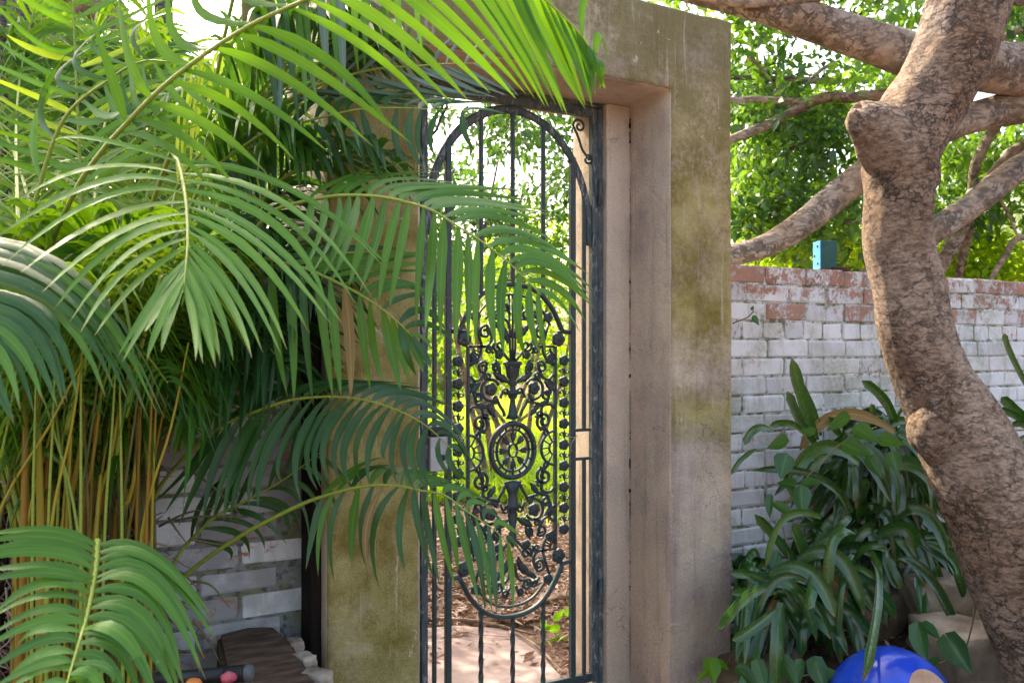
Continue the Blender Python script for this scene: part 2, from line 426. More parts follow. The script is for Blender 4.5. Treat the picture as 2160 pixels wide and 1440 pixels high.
M = {
    'stucco': mat_stucco(),
    'brick_r': mat_painted_brick('white_painted_brick', (.70, .70, .70), (.56, .56, .57), (.40, .15, .085), .03, 1.765),
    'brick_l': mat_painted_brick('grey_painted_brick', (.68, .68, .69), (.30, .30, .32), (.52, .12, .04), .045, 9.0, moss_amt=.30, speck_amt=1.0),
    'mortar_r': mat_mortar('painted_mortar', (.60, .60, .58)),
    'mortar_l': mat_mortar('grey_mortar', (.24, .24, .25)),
    'iron': mat_iron(),
    'frame': mat_peeling(),
    'ground': mat_ground(),
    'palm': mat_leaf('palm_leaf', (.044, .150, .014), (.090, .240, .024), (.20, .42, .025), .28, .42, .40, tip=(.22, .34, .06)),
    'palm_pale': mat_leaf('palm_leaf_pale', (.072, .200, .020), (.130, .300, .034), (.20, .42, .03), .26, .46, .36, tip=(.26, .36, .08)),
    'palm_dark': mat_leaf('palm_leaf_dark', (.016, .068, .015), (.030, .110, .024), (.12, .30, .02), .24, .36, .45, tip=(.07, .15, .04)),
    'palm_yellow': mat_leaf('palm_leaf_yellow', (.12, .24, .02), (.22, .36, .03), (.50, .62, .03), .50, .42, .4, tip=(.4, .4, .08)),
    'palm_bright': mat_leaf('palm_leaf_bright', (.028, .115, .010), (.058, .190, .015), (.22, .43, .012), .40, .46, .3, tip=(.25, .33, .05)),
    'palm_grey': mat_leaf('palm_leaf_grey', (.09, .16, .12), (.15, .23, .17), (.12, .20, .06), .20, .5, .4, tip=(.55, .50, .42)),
    'palm_bg': mat_leaf('palm_leaf_far', (.026, .10, .010), (.080, .21, .016), (.34, .56, .015), .46, .50, .2, per='island'),
    'palm_dead': mat_leaf('palm_leaf_dead', (.20, .13, .05), (.34, .25, .11), (.30, .18, .05), .20, .7, .2, tip=(.3, .2, .1)),
    'rachis': mat_simple('palm_rachis', (.16, .26, .035), (.34, .38, .05), 14, .45, .4, .15, stretch=(20, 20, 20)),
    'cane': mat_simple('palm_cane', (.26, .13, .016), (.36, .28, .03), 5, .55, .3, .4, 40, rnd=.75),
    'cane_old': mat_simple('old_palm_cane', (.075, .075, .018), (.15, .13, .035), 6, .7, .3, .4, 40),
    'cane_grey': mat_simple('grey_palm_trunk', (.06, .05, .045), (.20, .18, .16), 5, .85, .2, .6, 40, stretch=(8, 8, 30)),
    'fig': mat_leaf('fig_leaf', (.024, .090, .020), (.080, .200, .034), (.32, .54, .04), .44, .35, .55, per='island'),
    'fig_dark': mat_leaf('fig_leaf_dark', (.018, .060, .022), (.045, .115, .028), (.16, .34, .03), .34, .34, .55, per='island'),
    'shrub': mat_leaf('sunny_shrub_leaf', (.09, .23, .015), (.22, .38, .025), (.62, .80, .03), .60, .42, .4, per='island'),
    'hazed_leaf': mat_leaf('haze_pale_leaf', (.20, .28, .12), (.34, .40, .20), (.50, .58, .25), .45, .6, .2, per='island'),  # distance haze is put into this pale leaf colour
    'grass': mat_leaf('grass_blade', (.15, .31, .025), (.30, .46, .04), (.62, .80, .04), .45, .5, .3, per='island'),
    'litter': mat_leaf('dry_leaf', (.13, .065, .045), (.48, .35, .28), (.30, .16, .08), .15, .7, .2, per='island'),
    'strap': mat_leaf('strap_leaf', (.014, .055, .012), (.046, .135, .026), (.09, .24, .015), .18, .22, .65, tip=(.05, .11, .025)),
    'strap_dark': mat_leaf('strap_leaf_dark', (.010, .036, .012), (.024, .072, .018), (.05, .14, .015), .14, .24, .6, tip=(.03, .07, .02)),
    'vine': mat_leaf('vine_leaf', (.022, .085, .026), (.050, .150, .038), (.12, .30, .03), .24, .36, .45, tip=(.06, .16, .04)),
    'vine_bright': mat_leaf('bright_vine_leaf', (.06, .22, .015), (.13, .34, .02), (.30, .55, .02), .35, .4, .4, tip=(.1, .3, .03)),
    'vine_stem': mat_simple('vine_stem', (.12, .10, .05), (.20, .16, .09), 12, .8, .2, .2),
    'trunk': mat_bark('rough_bark', (.25, .155, .100), (.56, .41, .30), (.036, .020, .013)),
    'limb': mat_bark('smooth_fig_bark', (.27, .195, .145), (.46, .355, .275), (.09, .055, .04), .35, .22),
    'rock': mat_simple('sandstone', (.20, .145, .095), (.42, .34, .25), 7, .95, .12, .9, 25),
    'rock_dark': mat_simple('dark_sandstone', (.09, .06, .035), (.19, .135, .085), 7, .95, .12, .9, 25),
    'rubble': mat_simple('pale_rubble', (.20, .145, .10), (.42, .35, .29), 16, .95, .1, .9, 30),
    'slab': mat_simple('brown_stone', (.055, .032, .022), (.17, .10, .065), 5, .8, .25, .7, 20, stretch=(2, 6, 2)),
    'flag': mat_simple('pink_flagstone', (.22, .155, .14), (.40, .31, .285), 4, .9, .15, .7, 20),
    'dark_brown': mat_simple('near_black_brown', (.007, .005, .004), (.022, .014, .010), 5, .8, .2, .6, 20, stretch=(20, 20, 2)),
    'soil': mat_simple('dark_soil', (.018, .012, .009), (.06, .04, .028), 20, .95, .1, .9, 50),
    'glaze': mat_simple('blue_glaze', (.006, .040, .40), (.015, .085, .62), 6, .16, .6, .12, 30),
    'terracotta': mat_simple('unglazed_clay', (.42, .24, .15), (.55, .36, .25), 12, .9, .1, .5, 60),
    'blue_paint': mat_simple('chipped_blue_paint', (.04, .27, .60), (.07, .36, .70), 6, .5, .4, .3, 50),
    'teal_paint': mat_simple('worn_teal_paint', (.010, .052, .050), (.025, .095, .085), 10, .6, .3, .4, 50),
    'rust': mat_simple('rust', (.045, .022, .018), (.12, .055, .035), 20, .9, .2, .8, 60),
    'galv': mat_simple('grey_lock_metal', (.30, .30, .31), (.42, .42, .43), 10, .5, .4, .2, 60, .3),
    'black': mat_simple('black_plastic', (.010, .010, .012), (.022, .022, .025), 10, .45, .4, .2, 80),
    'cap': mat_simple('grey_cap', (.05, .055, .06), (.10, .105, .11), 10, .5, .4, .2, 60),
    'pink': mat_simple('pink_plastic', (.40, .04, .07), (.50, .11, .14), 30, .6, .3, .4, 60),
    'orange': mat_simple('orange_plastic', (.70, .20, .04), (.72, .28, .07), 30, .6, .3, .4, 60),
}

# ------------------------------------------------------------------ ground
def grid_sheet(x0, x1, y0, y1, nx, ny, zf):
    vs, fs = [], []
    for j in range(ny + 1):
        for i in range(nx + 1):
            x = x0 + (x1 - x0) * i / nx; y = y0 + (y1 - y0) * j / ny
            vs.append((x, y, zf(x, y)))
    for j in range(ny):
        for i in range(nx):
            a = j * (nx + 1) + i
            fs.append((a, a + 1, a + nx + 2, a + nx + 1))
    return vs, fs

big = [(-900, -900, -.03), (900, -900, -.03), (900, 900, -.03), (-900, 900, -.03)]
tag(mesh_obj('terrain', big, [(0, 1, 2, 3)], M['ground'], smooth=False), kind='structure')
v, f = grid_sheet(-14, 16, -8, 24, 120, 120, lambda x, y: .03 * noise.noise(Vector((x * .9, y * .9, 0))) - .005)
tag(mesh_obj('ground', v, f, M['ground']), kind='structure')

# ------------------------------------------------------------------ stucco gateway
YF, YW, YN, YB = 2.60, 2.78, 2.865, 3.13        # front face, brick wall face, inner nib, back
XL0, XL1, XR0, XR1 = .781, 1.088, 2.127, 2.437
ZS, ZT = 2.393, 2.71
gw = tag(empty('stucco_gateway', (1.6, 2.86, 0)), 'tall weathered stucco gateway with mossy piers and a thick flat lintel', 'gateway')

def rough_box(name, x0, x1, y0, y1, z0, z1, parent, bev=.014, amp=.004):
    b = box_bm(x0, x1, y0, y1, z0, z1, bev, 3)
    cuts = max(2, int(max(x1 - x0, z1 - z0) / .12))
    long_e = [e for e in b.edges if e.calc_length() > .35]
    bmesh.ops.subdivide_edges(b, edges=long_e, cuts=cuts, use_grid_fill=True)
    for v in b.verts:
        p = v.co * 3.0
        v.co += Vector((noise.noise(p), noise.noise(p + Vector((7, 1, 2))), noise.noise(p + Vector((1, 9, 4))))) * amp
        p = v.co * 14.0
        v.co += Vector((noise.noise(p), noise.noise(p + Vector((7, 1, 2))), noise.noise(p + Vector((1, 9, 4))))) * amp * .4
    return bm_obj(name, b, M['stucco'], parent, smooth=True)

def portal_body():
    b = bmesh.new()
    ol = [(XL0, -.1), (XL1, -.1), (XL1, ZS), (XR0, ZS), (XR0, -.1), (XR1, -.1), (XR1, ZT), (XL0, ZT)]
    def quad_sheet(y, flip):
        fs = []
        xs, zs = (XL0, XL1, XR0, XR1), (-.1, ZS, ZT)
        vv = {}
        for i, x in enumerate(xs):
            for j, z in enumerate(zs): vv[i, j] = b.verts.new((x, y, z))
        for i in range(3):
            for j in range(2):
                if i == 1 and j == 0: continue
                q = [vv[i, j], vv[i + 1, j], vv[i + 1, j + 1], vv[i, j + 1]]
                fs.append(b.faces.new(q[::-1] if flip else q))
        return fs
    fs = quad_sheet(YF, False)
    r = bmesh.ops.extrude_face_region(b, geom=fs)
    bmesh.ops.translate(b, verts=[g for g in r['geom'] if isinstance(g, bmesh.types.BMVert)], vec=(0, YB - YF, 0))
    quad = [f for f in b.faces]
    bmesh.ops.holes_fill(b, edges=[e for e in b.edges if e.is_boundary])
    if not any(abs(f.calc_center_median().y - YF) < 1e-5 for f in b.faces): quad_sheet(YF, False)
    bmesh.ops.remove_doubles(b, verts=b.verts, dist=1e-5)
    bmesh.ops.recalc_face_normals(b, faces=b.faces)
    hard = [e for e in b.edges if len(e.link_faces) == 2 and e.calc_face_angle(0) > .5]
    bmesh.ops.bevel(b, geom=hard, offset=.016, segments=3, affect='EDGES', profile=.5)
    for it in range(5):
        le = [e for e in b.edges if e.calc_length() > .11]
        if not le: break
        bmesh.ops.subdivide_edges(b, edges=le, cuts=1, use_grid_fill=True)
    for v in b.verts:
        for sc_, am in ((3.0, .0045), (13.0, .003), (30, .0014)):
            p = v.co * sc_
            v.co += Vector((noise.noise(p), noise.noise(p + Vector((7, 1, 2))), noise.noise(p + Vector((1, 9, 4))))) * am
    return bm_obj('stucco_frame', b, M['stucco'], gw, smooth=True)
portal_body()
rough_box('jamb', XL1 - .002, 1.200, YN, YB - .01, -.1, ZS - .003, gw, .006, .002)
rough_box('jamb', 2.012, XR0 + .002, YN, YB - .01, -.1, ZS - .003, gw, .006, .002)
for o in gw.children:
    me = o.data
    me.set_sharp_from_angle(angle=math.radians(45))
cv_, cf_ = [], []
zz, rr_c = .1, random.Random(4)
while zz < 2.36:
    hgt = rr_c.uniform(.01, .05); w_ = rr_c.choice((.0015, .002, .003, .005, .007))
    o_ = len(cv_)
    for q in range(4):
        z_ = zz + hgt * q / 3; e = w_ * rr_c.uniform(.5, 1.3)
        cv_ += [(2.1265 - e, YN - .0035, z_), (2.1235, YN - .006, z_), (2.1235, YN - .003 - e, z_)]
    for q in range(3):
        a_ = o_ + q * 3
        cf_ += [(a_, a_ + 1, a_ + 4, a_ + 3), (a_ + 1, a_ + 2, a_ + 5, a_ + 4)]
    zz += hgt + (0 if rr_c.random() < .5 else rr_c.uniform(0, .07))
mesh_obj('broken_joint', cv_, cf_, M['dark_brown'], gw)
# fixed iron door frame set in the jambs
YG = 2.90
def bar(name, x0, x1, z0, z1, y0, y1, mat, parent, bev=.003):
    return bm_obj(name, box_bm(x0, x1, y0, y1, z0, z1, bev, 1), mat, parent)
df = bar('door_frame', 1.984, 2.0115, 0, 2.372, YG - .012, YG + .035, M['frame'], gw)
bar('door_frame', 1.2005, 1.212, 0, 2.372, YG - .012, YG + .035, M['frame'], gw)
bar('door_frame', 1.2005, 2.0115, 2.373, 2.3895, YG - .012, YG + .035, M['frame'], gw)

# ------------------------------------------------------------------ brick walls
def brick_mesh(L, H, D, seed, bv=(.006, .011)):
    rr = random.Random(seed)
    b = box_bm(-L / 2, L / 2, -D / 2, D / 2, -H / 2, H / 2, rr.uniform(*bv), 2)
    for v in b.verts:
        v.co += Vector((rr.uniform(-1, 1), rr.uniform(-.8, .8), rr.uniform(-1, 1))) * .0024
    me = bpy.data.meshes.new('brick')
    b.to_mesh(me); b.free()
    return me

PITCH = .0810
def brick_wall(name, x0, x1, top, mat, mortar, label, header_rows, seed, gap=.007):
    rr = random.Random(seed)
    root = tag(empty(name, ((x0 + x1) / 2, YW + .115, 0)), label, 'wall')
    bm_obj('mortar_core', box_bm(x0, x1, YW + .006, YW + .225, -.1, top - .004), mortar, root)
    st = [brick_mesh(.249 - gap, PITCH - gap, .10, seed + k) for k in range(6)]
    hd = [brick_mesh(.1245 - gap, PITCH - gap, .10, seed + 50 + k) for k in range(4)]
    for ms in st + hd: ms.materials.append(mat)
    nrow = int(top / PITCH) + 1
    for row in range(nrow):
        z = top - PITCH * (row + .5)
        step = .1245 if row in header_rows else .249
        x = x0 - (.0 if row % 2 else step / 2) + step / 2
        x -= rr.uniform(0, .03)
        while x < x1:
            L = step
            a, c = x - L / 2, x + L / 2
            if c > x1 + .001 or a < x0 - .001:
                # closer brick cut to the end of the wall
                a2, c2 = max(a, x0), min(c, x1)
                if c2 - a2 > .05:
                    me = brick_mesh(c2 - a2 - gap, PITCH - gap, .10, rr.randint(0, 9999)); me.materials.append(mat)
                    o = bpy.data.objects.new('brick', me)
                    place(o, root, ((a2 + c2) / 2, YW + .05 + rr.uniform(-.002, .004), z))
            else:
                me = rr.choice(hd if row in header_rows else st)
                o = bpy.data.objects.new('brick', me)
                place(o, root, (x + rr.uniform(-.002, .002), YW + .05 + rr.uniform(-.003, .004), z + rr.uniform(-.002, .002)))
                o.rotation_euler = (rr.uniform(-.012, .012), rr.uniform(-.010, .010), rr.uniform(-.012, .012))
            x += step
    return root

brick_wall('brick_wall', XR1 + .003, 5.20, 1.765, M['brick_r'], M['mortar_r'],
           'white painted brick wall with bare red bricks along its top, behind the leaning trunk', (3, 11), 11)
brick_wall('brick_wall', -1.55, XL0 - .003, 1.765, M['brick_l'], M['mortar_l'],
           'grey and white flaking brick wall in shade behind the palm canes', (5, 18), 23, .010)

# ------------------------------------------------------------------ wrought iron gate
GC = Vector((1.597, YG, 1.010))                 # centre of the cast panel
gate = tag(empty('iron_gate', (1.597, YG, 0)), 'dark wrought iron garden gate with a cast oval medallion panel and arched top', 'gate')
GX0, GX1 = 1.2135, 1.982
IRON = M['iron']

def gp(u, v, y=0.0): return Vector((GC.x + u, YG + y, GC.z + v))

def strip(name, pts, w, th=None, taper=None, parent=None, sides=6, mat=None, y=0.0, n=None, closed=False, parts=None):
    "iron rod along 2-D points of the gate plane"
    P = catmull(pts, n) if n else np.array(pts, dtype=float)
    if P.shape[1] == 2: P = np.hstack([P, np.full((len(P), 1), y)])
    k = len(P)
    rad = [w * .5 * (1 if taper is None else taper(i / (k - 1))) for i in range(k)]
    g = tube_geo([gp(*p) for p in P], rad, sides, (th or w) / w, (0, 1, 0))
    if parts is not None:
        parts.append(g); return None
    return mesh_obj(name, g[0], g[1], mat or IRON, parent or gate)

def spiral(cx, cy, r0, r1, a0, turns, n=26):
    return [(cx + (r0 + (r1 - r0) * i / (n - 1)) * math.cos(a0 + turns * 2 * math.pi * i / (n - 1)),
             cy + (r0 + (r1 - r0) * i / (n - 1)) * math.sin(a0 + turns * 2 * math.pi * i / (n - 1))) for i in range(n)]

def ring_pts(cx, cy, rx, ry, a0=0, a1=2 * math.pi, n=40):
    return [(cx + rx * math.cos(a0 + (a1 - a0) * i / n), cy + ry * math.sin(a0 + (a1 - a0) * i / n)) for i in range(n + 1)]

def leaf_plate(cx, cy, ang, L, W, parts, y=-.004, lobes=3):
    "small cast acanthus leaf with lobed edge and raised rib"
    vs, fs = [], []
    n = 9
    ca, sa = math.cos(ang), math.sin(ang)
    for i in range(n):
        t = i / (n - 1)
        w = W * math.sin(math.pi * min(1, t * .92 + .08)) ** .8 * (1 - .35 * abs(math.sin(t * math.pi * lobes)))
        for s, yy in ((-1, 0), (0, -.007), (1, 0), (0, .006)):
            x = t * L; q = s * w * .5 if s else 0
            vs.append(gp(cx + x * ca - q * sa, cy + x * sa + q * ca, y + yy))
    for i in range(n - 1):
        for k in range(4):
            a = i * 4 + k; b = i * 4 + (k + 1) % 4
            fs.append((a, b, b + 4, a + 4))
    parts.append((vs, fs))

def commit(name, parts):
    V, Fc = join_geo(parts)
    return mesh_obj(name, V, Fc, IRON, gate)

def rosette(cx, cy, r):
    vs, fs = [], []
    n = 30
    rings = [(0, -.013), (.22, -.012), (.30, -.007), (.62, -.012), (.9, -.007), (1.0, .002), (.8, .008), (0, .008)]
    for q, yy in rings:
        for k in range(n):
            g = 2 * math.pi * k / n
            pet = 1 - (.17 * (1 - abs(math.cos(g * 2.5))) ** 1.2 if q > .5 else 0)
            vs.append(gp(cx + r * q * pet * math.cos(g), cy + r * q * pet * math.sin(g), yy))
    for i in range(len(rings) - 1):
        for k in range(n):
            a = i * n + k; b = i * n + (k + 1) % n
            fs.append((a, b, b + n, a + n))
    return mesh_obj('rosette', vs, fs, IRON, gate)

def upright(name, x, z0, z1, w, th=None, mat=None, twist=False):
    if twist:
        n = max(8, int((z1 - z0) / .012))
        vs, fs = [], []
        for i in range(n + 1):
            z = z0 + (z1 - z0) * i / n; g = z * 26
            for k in range(4):
                a = g + k * math.pi / 2
                vs.append(Vector((x + w * .60 * math.cos(a), YG + w * .60 * math.sin(a), z)))
        for i in range(n):
            for k in range(4):
                a = i * 4 + k; b = i * 4 + (k + 1) % 4
                fs.append((a, b, b + 4, a + 4))
        return mesh_obj(name, vs, fs, mat or IRON, gate, smooth=False)
    th = th or w
    return bm_obj(name, box_bm(x - w / 2, x + w / 2, YG - th / 2, YG + th / 2, z0, z1, .0025, 1), mat or IRON, gate)

# leaf frame
ZB, ZTOP = .06, 2.366
upright('stile', GX1 - .013, ZB, ZTOP, .026, .03, M['frame'])
upright('stile', GX0 + .013, ZB, ZTOP, .026, .03, M['frame'])
bar('top_rail', GX0 + .027, GX1 - .027, ZTOP - .034, ZTOP, YG - .015, YG + .015, M['frame'], gate)
bar('bottom_rail', GX0 + .027, GX1 - .027, ZB, ZB + .035, YG - .012, YG + .012, IRON, gate)
# arched bow below the top rail: half ellipse from stile to stile
HW = (GX1 - GX0) / 2 - .030
SPR = 1.86
arch = [(HW * math.cos(g), SPR - GC.z + (ZTOP - .052 - SPR) * math.sin(g)) for g in np.linspace(-.10, math.pi + .10, 56)]
arch = [(max(-HW, min(HW, u)), v) for u, v in arch]
strip('arch_bow', arch, .034, .020, sides=8, mat=M['frame'])
def arch_z(u):
    q = max(0.0, 1 - (u / HW) ** 2)
    return SPR + (ZTOP - .052 - SPR) * math.sqrt(q)
# corner scrolls between arch and frame
for s in (-1, 1):
    pts = spiral(s * .305, 1.28, .006, .030, math.pi * (.5 if s > 0 else .5), s * 1.25, 22)
    x0, y0 = pts[-1]
    body = [(x0, y0), (s * .300, 1.235), (s * .318, 1.19), (s * .340, 1.165)]
    end = spiral(s * .345, 1.150, .020, .005, math.pi * .5, -s * 1.3, 16)
    strip('corner_scroll', pts + [tuple(p) for p in catmull(body, 10)[1:]] + end, .010, .012)

PX = .272            # panel stiles
IX = .191            # inner panel rails
PH = .455
for s in (-1, 1):
    u = s * PX
    upright('panel_stile', GC.x + u, ZB + .036, arch_z(u) + .01, .023, .022)
    u2 = s * .327
    cz = (1.074, .959)
    upright('side_bar', GC.x + u2, cz[0] + .006, arch_z(u2) + .004, .015)
    upright('side_bar', GC.x + u2, ZB + .036, cz[1] - .006, .015)
    for z in cz:
        xa, xb = sorted((GC.x + s * (PX + .0135), GC.x + s * (HW + .004)))
        bar('cross_bar', xa, xb, z - .006, z + .006, YG - .008, YG + .008, IRON, gate)
for u in (-.136, 0.0, .136):
    upright('bar', GC.x + u, GC.z + (.640 if u == 0 else .592), arch_z(u) + .004, .0155)
    upright('twisted_bar', GC.x + u, ZB + .036, GC.z - (.640 if u == 0 else .592), .0165, twist=True)

# panel outline: domed top and bowl bottom
dome = [(-.258, PH), (-.226, PH + .006), (-.208, PH + .038), (-.178, .545), (-.125, .600), (-.065, .628), (0, .636)]
dome = dome + [(-u, v) for u, v in reversed(dome[:-1])]
for sg, nm in ((1, 'dome_rail'), (-1, 'bowl_rail')):
    strip(nm, [(u, sg * v) for u, v in dome], .019, .026, n=60, sides=8)
    inner = [(u * .80, (v - .455) * .80 + .452) for u, v in dome[2:-2]]
    strip(nm, [(u, sg * v) for u, v in inner], .010, .018, n=44)
for s in (-1, 1):
    upright('inner_rail', GC.x + s * IX, GC.z - .40, GC.z + .40, .012, .018)
    for sg in (-1, 1):
        strip('shoulder_rail', [(s * .258, sg * .455), (s * .20, sg * .455)], .010, .018)
        strip('shoulder_rail', [(s * .185, sg * .398), (s * .120, sg * .398)], .010, .018)
# rosette borders
for s in (-1, 1):
    for k in range(-4, 5):
        v0 = .0095 + .0834 * k
        rosette(s * .2315, v0, .0235)
        parts = []
        if k < 4:
            for q in (-1, 1):
                strip('border_curl', spiral(s * .2315 + q * .012, v0 + .0417, .004, .011, q * math.pi / 2, q * .8, 10), .006, .012, sides=5)
            leaf_plate(s * .2315, v0 + .024, math.pi / 2, .035, .015, parts)
            commit('border_leaf', parts)
    for sg in (-1, 1):
        rosette(s * .206, sg * .427, .031)
        rosette(s * .158, sg * .512, .022)

# central medallion
strip('medallion_ring', ring_pts(0, 0, .094, .103), .021, .030, sides=8)
strip('medallion_ring', ring_pts(0, 0, .070, .080), .009, .020, sides=6)
strip('medallion_eye', ring_pts(0, 0, .0185, .0255, n=24), .008, .022, sides=6)
for k in range(8):
    g = k * math.pi / 4
    cu, cv = math.cos(g), math.sin(g)
    parts = []
    strip('', [(cu * .022, cv * .030), (cu * .089, cv * .098)], .0075, .014, parts=parts)
    for q in (-.30, 0, .30):
        leaf_plate(cu * .026, cv * .034, math.atan2(cv * 1.1, cu) + q, .045 if q == 0 else .038, .017, parts)
    commit('spoke', parts)
for k in range(8):
    g = (k + .5) * math.pi / 4
    strip('medallion_link', [(.070 * math.cos(g), .080 * math.sin(g)), (.089 * math.cos(g), .098 * math.sin(g))], .008, .014)
# half wheels on the inner rails
for s in (-1, 1):
    for cv, rr_, a in ((0, .064, (-.5, .5)), (.392, .056, (-.5, 0)), (-.392, .056, (0, .5))):
        base = 0 if s < 0 else math.pi
        def sweep(r):
            if s < 0: return ring_pts(s * IX, cv, r, r * 1.04, a[0] * math.pi, a[1] * math.pi, 22)
            return [(-x, y) for x, y in ring_pts(-IX, cv, r, r * 1.04, a[0] * math.pi, a[1] * math.pi, 22)]
        parts = []
        strip('', sweep(rr_), .011, .020, parts=parts)
        strip('', sweep(rr_ * .42), .007, .016, parts=parts)
        for j in range(1, 6):
            g = (a[0] + (a[1] - a[0]) * j / 6) * math.pi
            du, dv = math.cos(g) * (-s), math.sin(g)
            strip('', [(s * IX + du * rr_ * .42, cv + dv * rr_ * .44), (s * IX + du * rr_, cv + dv * rr_ * 1.04)], .0065, .012, parts=parts)
        commit('half_wheel', parts)
# urn with stem above the medallion, mirrored finial below
prof = [(.004, .118), (.030, .122), (.019, .140), (.013, .175), (.010, .195), (.018, .202), (.020, .212), (.033, .218), (.032, .226),
        (.014, .232), (.012, .246), (.022, .256), (.014, .268), (.026, .284), (.030, .312), (.034, .325), (.042, .330), (.038, .340), (.020, .342), (0, .340)]
v, f = lathe_geo([(r, h) for r, h in prof], (0, 0, 0), (0, 0, 1), 16)
mesh_obj('urn', [gp(p[0], p[2], p[1] * .55) for p in v], f, IRON, gate)
prof2 = [(.004, .116), (.040, .120), (.026, .150), (.018, .178), (.022, .186), (.024, .206), (.040, .214), (.014, .224), (.022, .25), (.012, .30), (.018, .33), (.006, .37), (0, .375)]
v, f = lathe_geo(prof2, (0, 0, 0), (0, 0, 1), 16)
mesh_obj('finial', [gp(p[0], -p[2], p[1] * .55) for p in v], f, IRON, gate)
for q in (-.012, 0, .012):
    strip('spray_stem', [(q * .6, .342), (q, .40), (q * 1.4, .60)], .010, .012)
# scrollwork, built for one quarter and mirrored
for s in (-1, 1):
    for sg in (-1, 1):
        def mm(pts): return [(s * u, sg * v) for u, v in pts]
        def sc(pts, w=.011, name='scroll', taper=None):
            strip(name, mm(pts), w * 1.22, .018, taper=taper)
        tp = lambda t: 1.15 - .55 * abs(2 * t - 1)
        # C-scroll beside the medallion
        a = spiral(.140, .108, .006, .036, 1.2, 1.55, 30)
        sc(a + [tuple(p) for p in catmull([a[-1], (.128, .158), (.166, .172), (.184, .158)], 10)[1:]])
        # big S-scroll around a rosette
        b = spiral(.094, .236, .044, .036, -2.2, .78, 22)
        sc(list(reversed(b)) + [tuple(p) for p in catmull([b[0], (.058, .176), (.040, .150), (.036, .132)], 8)[1:]], .010)
        rosette(s * .094, sg * .236, .027)
        c = spiral(.150, .205, .006, .020, 2.0, -1.2, 16)
        sc(c + [tuple(p) for p in catmull([c[-1], (.150, .176), (.105, .178), (.062, .186)], 10)[1:]], .0095)
        # upper volutes
        d = spiral(.126, .318, .006, .024, .4, 1.3, 18)
        sc(d + [tuple(p) for p in catmull([d[-1], (.130, .285), (.158, .268), (.182, .288)], 10)[1:]], .0095)
        e = spiral(.076, .318, .005, .018, 2.8, -1.3, 16)
        sc(e + [tuple(p) for p in catmull([e[-1], (.070, .290), (.045, .275), (.024, .268)], 8)[1:]], .009)
        g_ = spiral(.060, .400, .006, .026, -1.0, 1.25, 18)
        sc(g_ + [tuple(p) for p in catmull([g_[-1], (.040, .372), (.022, .352), (.010, .345)], 8)[1:]], .010)
        rosette(s * .060, sg * .366, .019)
        h = spiral(.118, .452, .006, .026, .6, 1.2, 18)
        sc(h + [tuple(p) for p in catmull([h[-1], (.090, .430), (.110, .400), (.150, .398)], 8)[1:]], .010)
        k_ = spiral(.060, .520, .005, .022, 1.0, -1.3, 18)
        sc(k_ + [tuple(p) for p in catmull([k_[-1], (.030, .500), (.014, .470), (.010, .430)], 8)[1:]], .009)
        sc([(.132, .398), (.150, .455), (.162, .490)], .009, 'stay')
        for (cu, cv, r1, a0, tn, tail) in ((.170, .250, .016, 2.6, 1.2, (.186, .225)), (.030, .225, .015, .3, -1.1, (.052, .200)), (.150, .065, .014, -1.2, 1.1, (.128, .095)), (.108, .285, .014, .8, -1.2, (.090, .270)),
                                           (.165, .345, .015, 3.0, 1.1, (.182, .325)), (.105, .385, .016, 2.2, -1.1, (.085, .372)), (.030, .545, .016, .5, 1.2, (.012, .520)), (.095, .520, .016, 2.0, 1.1, (.118, .500)), (.118, .135, .013, .2, -1.1, (.100, .125))):
            q_ = spiral(cu, cv, .004, r1, a0, tn, 14)
            sc(q_ + [((q_[-1][0] + tail[0]) / 2 + .003, (q_[-1][1] + tail[1]) / 2), tail], .008, 'curl')
        parts = []
        for (u, v_, an, L, W) in ((.020, .262, .5, .060, .030), (.055, .296, 1.2, .045, .022), (.140, .262, -.7, .048, .022), (.078, .132, .9, .045, .024),
                                  (.110, .168, .3, .040, .020), (.026, .43, .9, .060, .026), (.022, .41, 1.3, .055, .024), (.168, .21, 1.6, .045, .02),
                                  (.120, .070, .8, .03, .018), (.05, .468, .5, .05, .024), (.155, .335, .9, .036, .018), (.090, .185, 2.2, .03, .018)):
            u_, vv = s * u, sg * v_
            an_ = an if s > 0 else math.pi - an
            an_ = an_ if sg > 0 else -an_
            parts = []
            leaf_plate(u_, vv, an_, L * 1.3, W * 1.35, parts)
            commit('acanthus_leaf', parts)
# lock case between left stile and panel, hinges on the right
lb = bm_obj('lock_case', box_bm(GX0 + .028, GC.x - PX - .014, YG - .030, YG + .030, .955, 1.080, .004, 2), M['galv'], gate)
ks = bm_obj('keyhole_plate', box_bm(GC.x - PX - .050, GC.x - PX - .028, YG - .0345, YG - .0305, .985, 1.030, .003, 2), M['galv'], lb)
kn = mesh_obj('knob', *lathe_geo([(0, 0), (.010, 0), (.012, .006), (.008, .011), (0, .012)], (GC.x - PX - .039, YG - .0345, 1.005), (0, -1, 0), 12), M['black'], lb)
bm_obj('latch', box_bm(GX0 + .030, GC.x - PX - .016, YG - .022, YG + .02, 1.0812, 1.118, .006, 2), M['black'], gate)
for z in (2.03, .42):
    v, f = tube_geo([(GX1 + .004, YG - .026, z + .05 * t) for t in (-1, -.97, -.02, .02, .97, 1)], [.004, .010, .010, .010, .010, .004], 10)
    mesh_obj('hinge', v, f, M['frame'], gate)
# thin wire twisted round the right panel stile
strip('tie_wire', [(.235, .045, -.022), (.262, .040, -.030), (.285, .048, -.018), (.262, .030, -.026), (.250, .012, -.024), (.252, -.02, -.022)], .003, n=24, sides=5, mat=M['galv'])

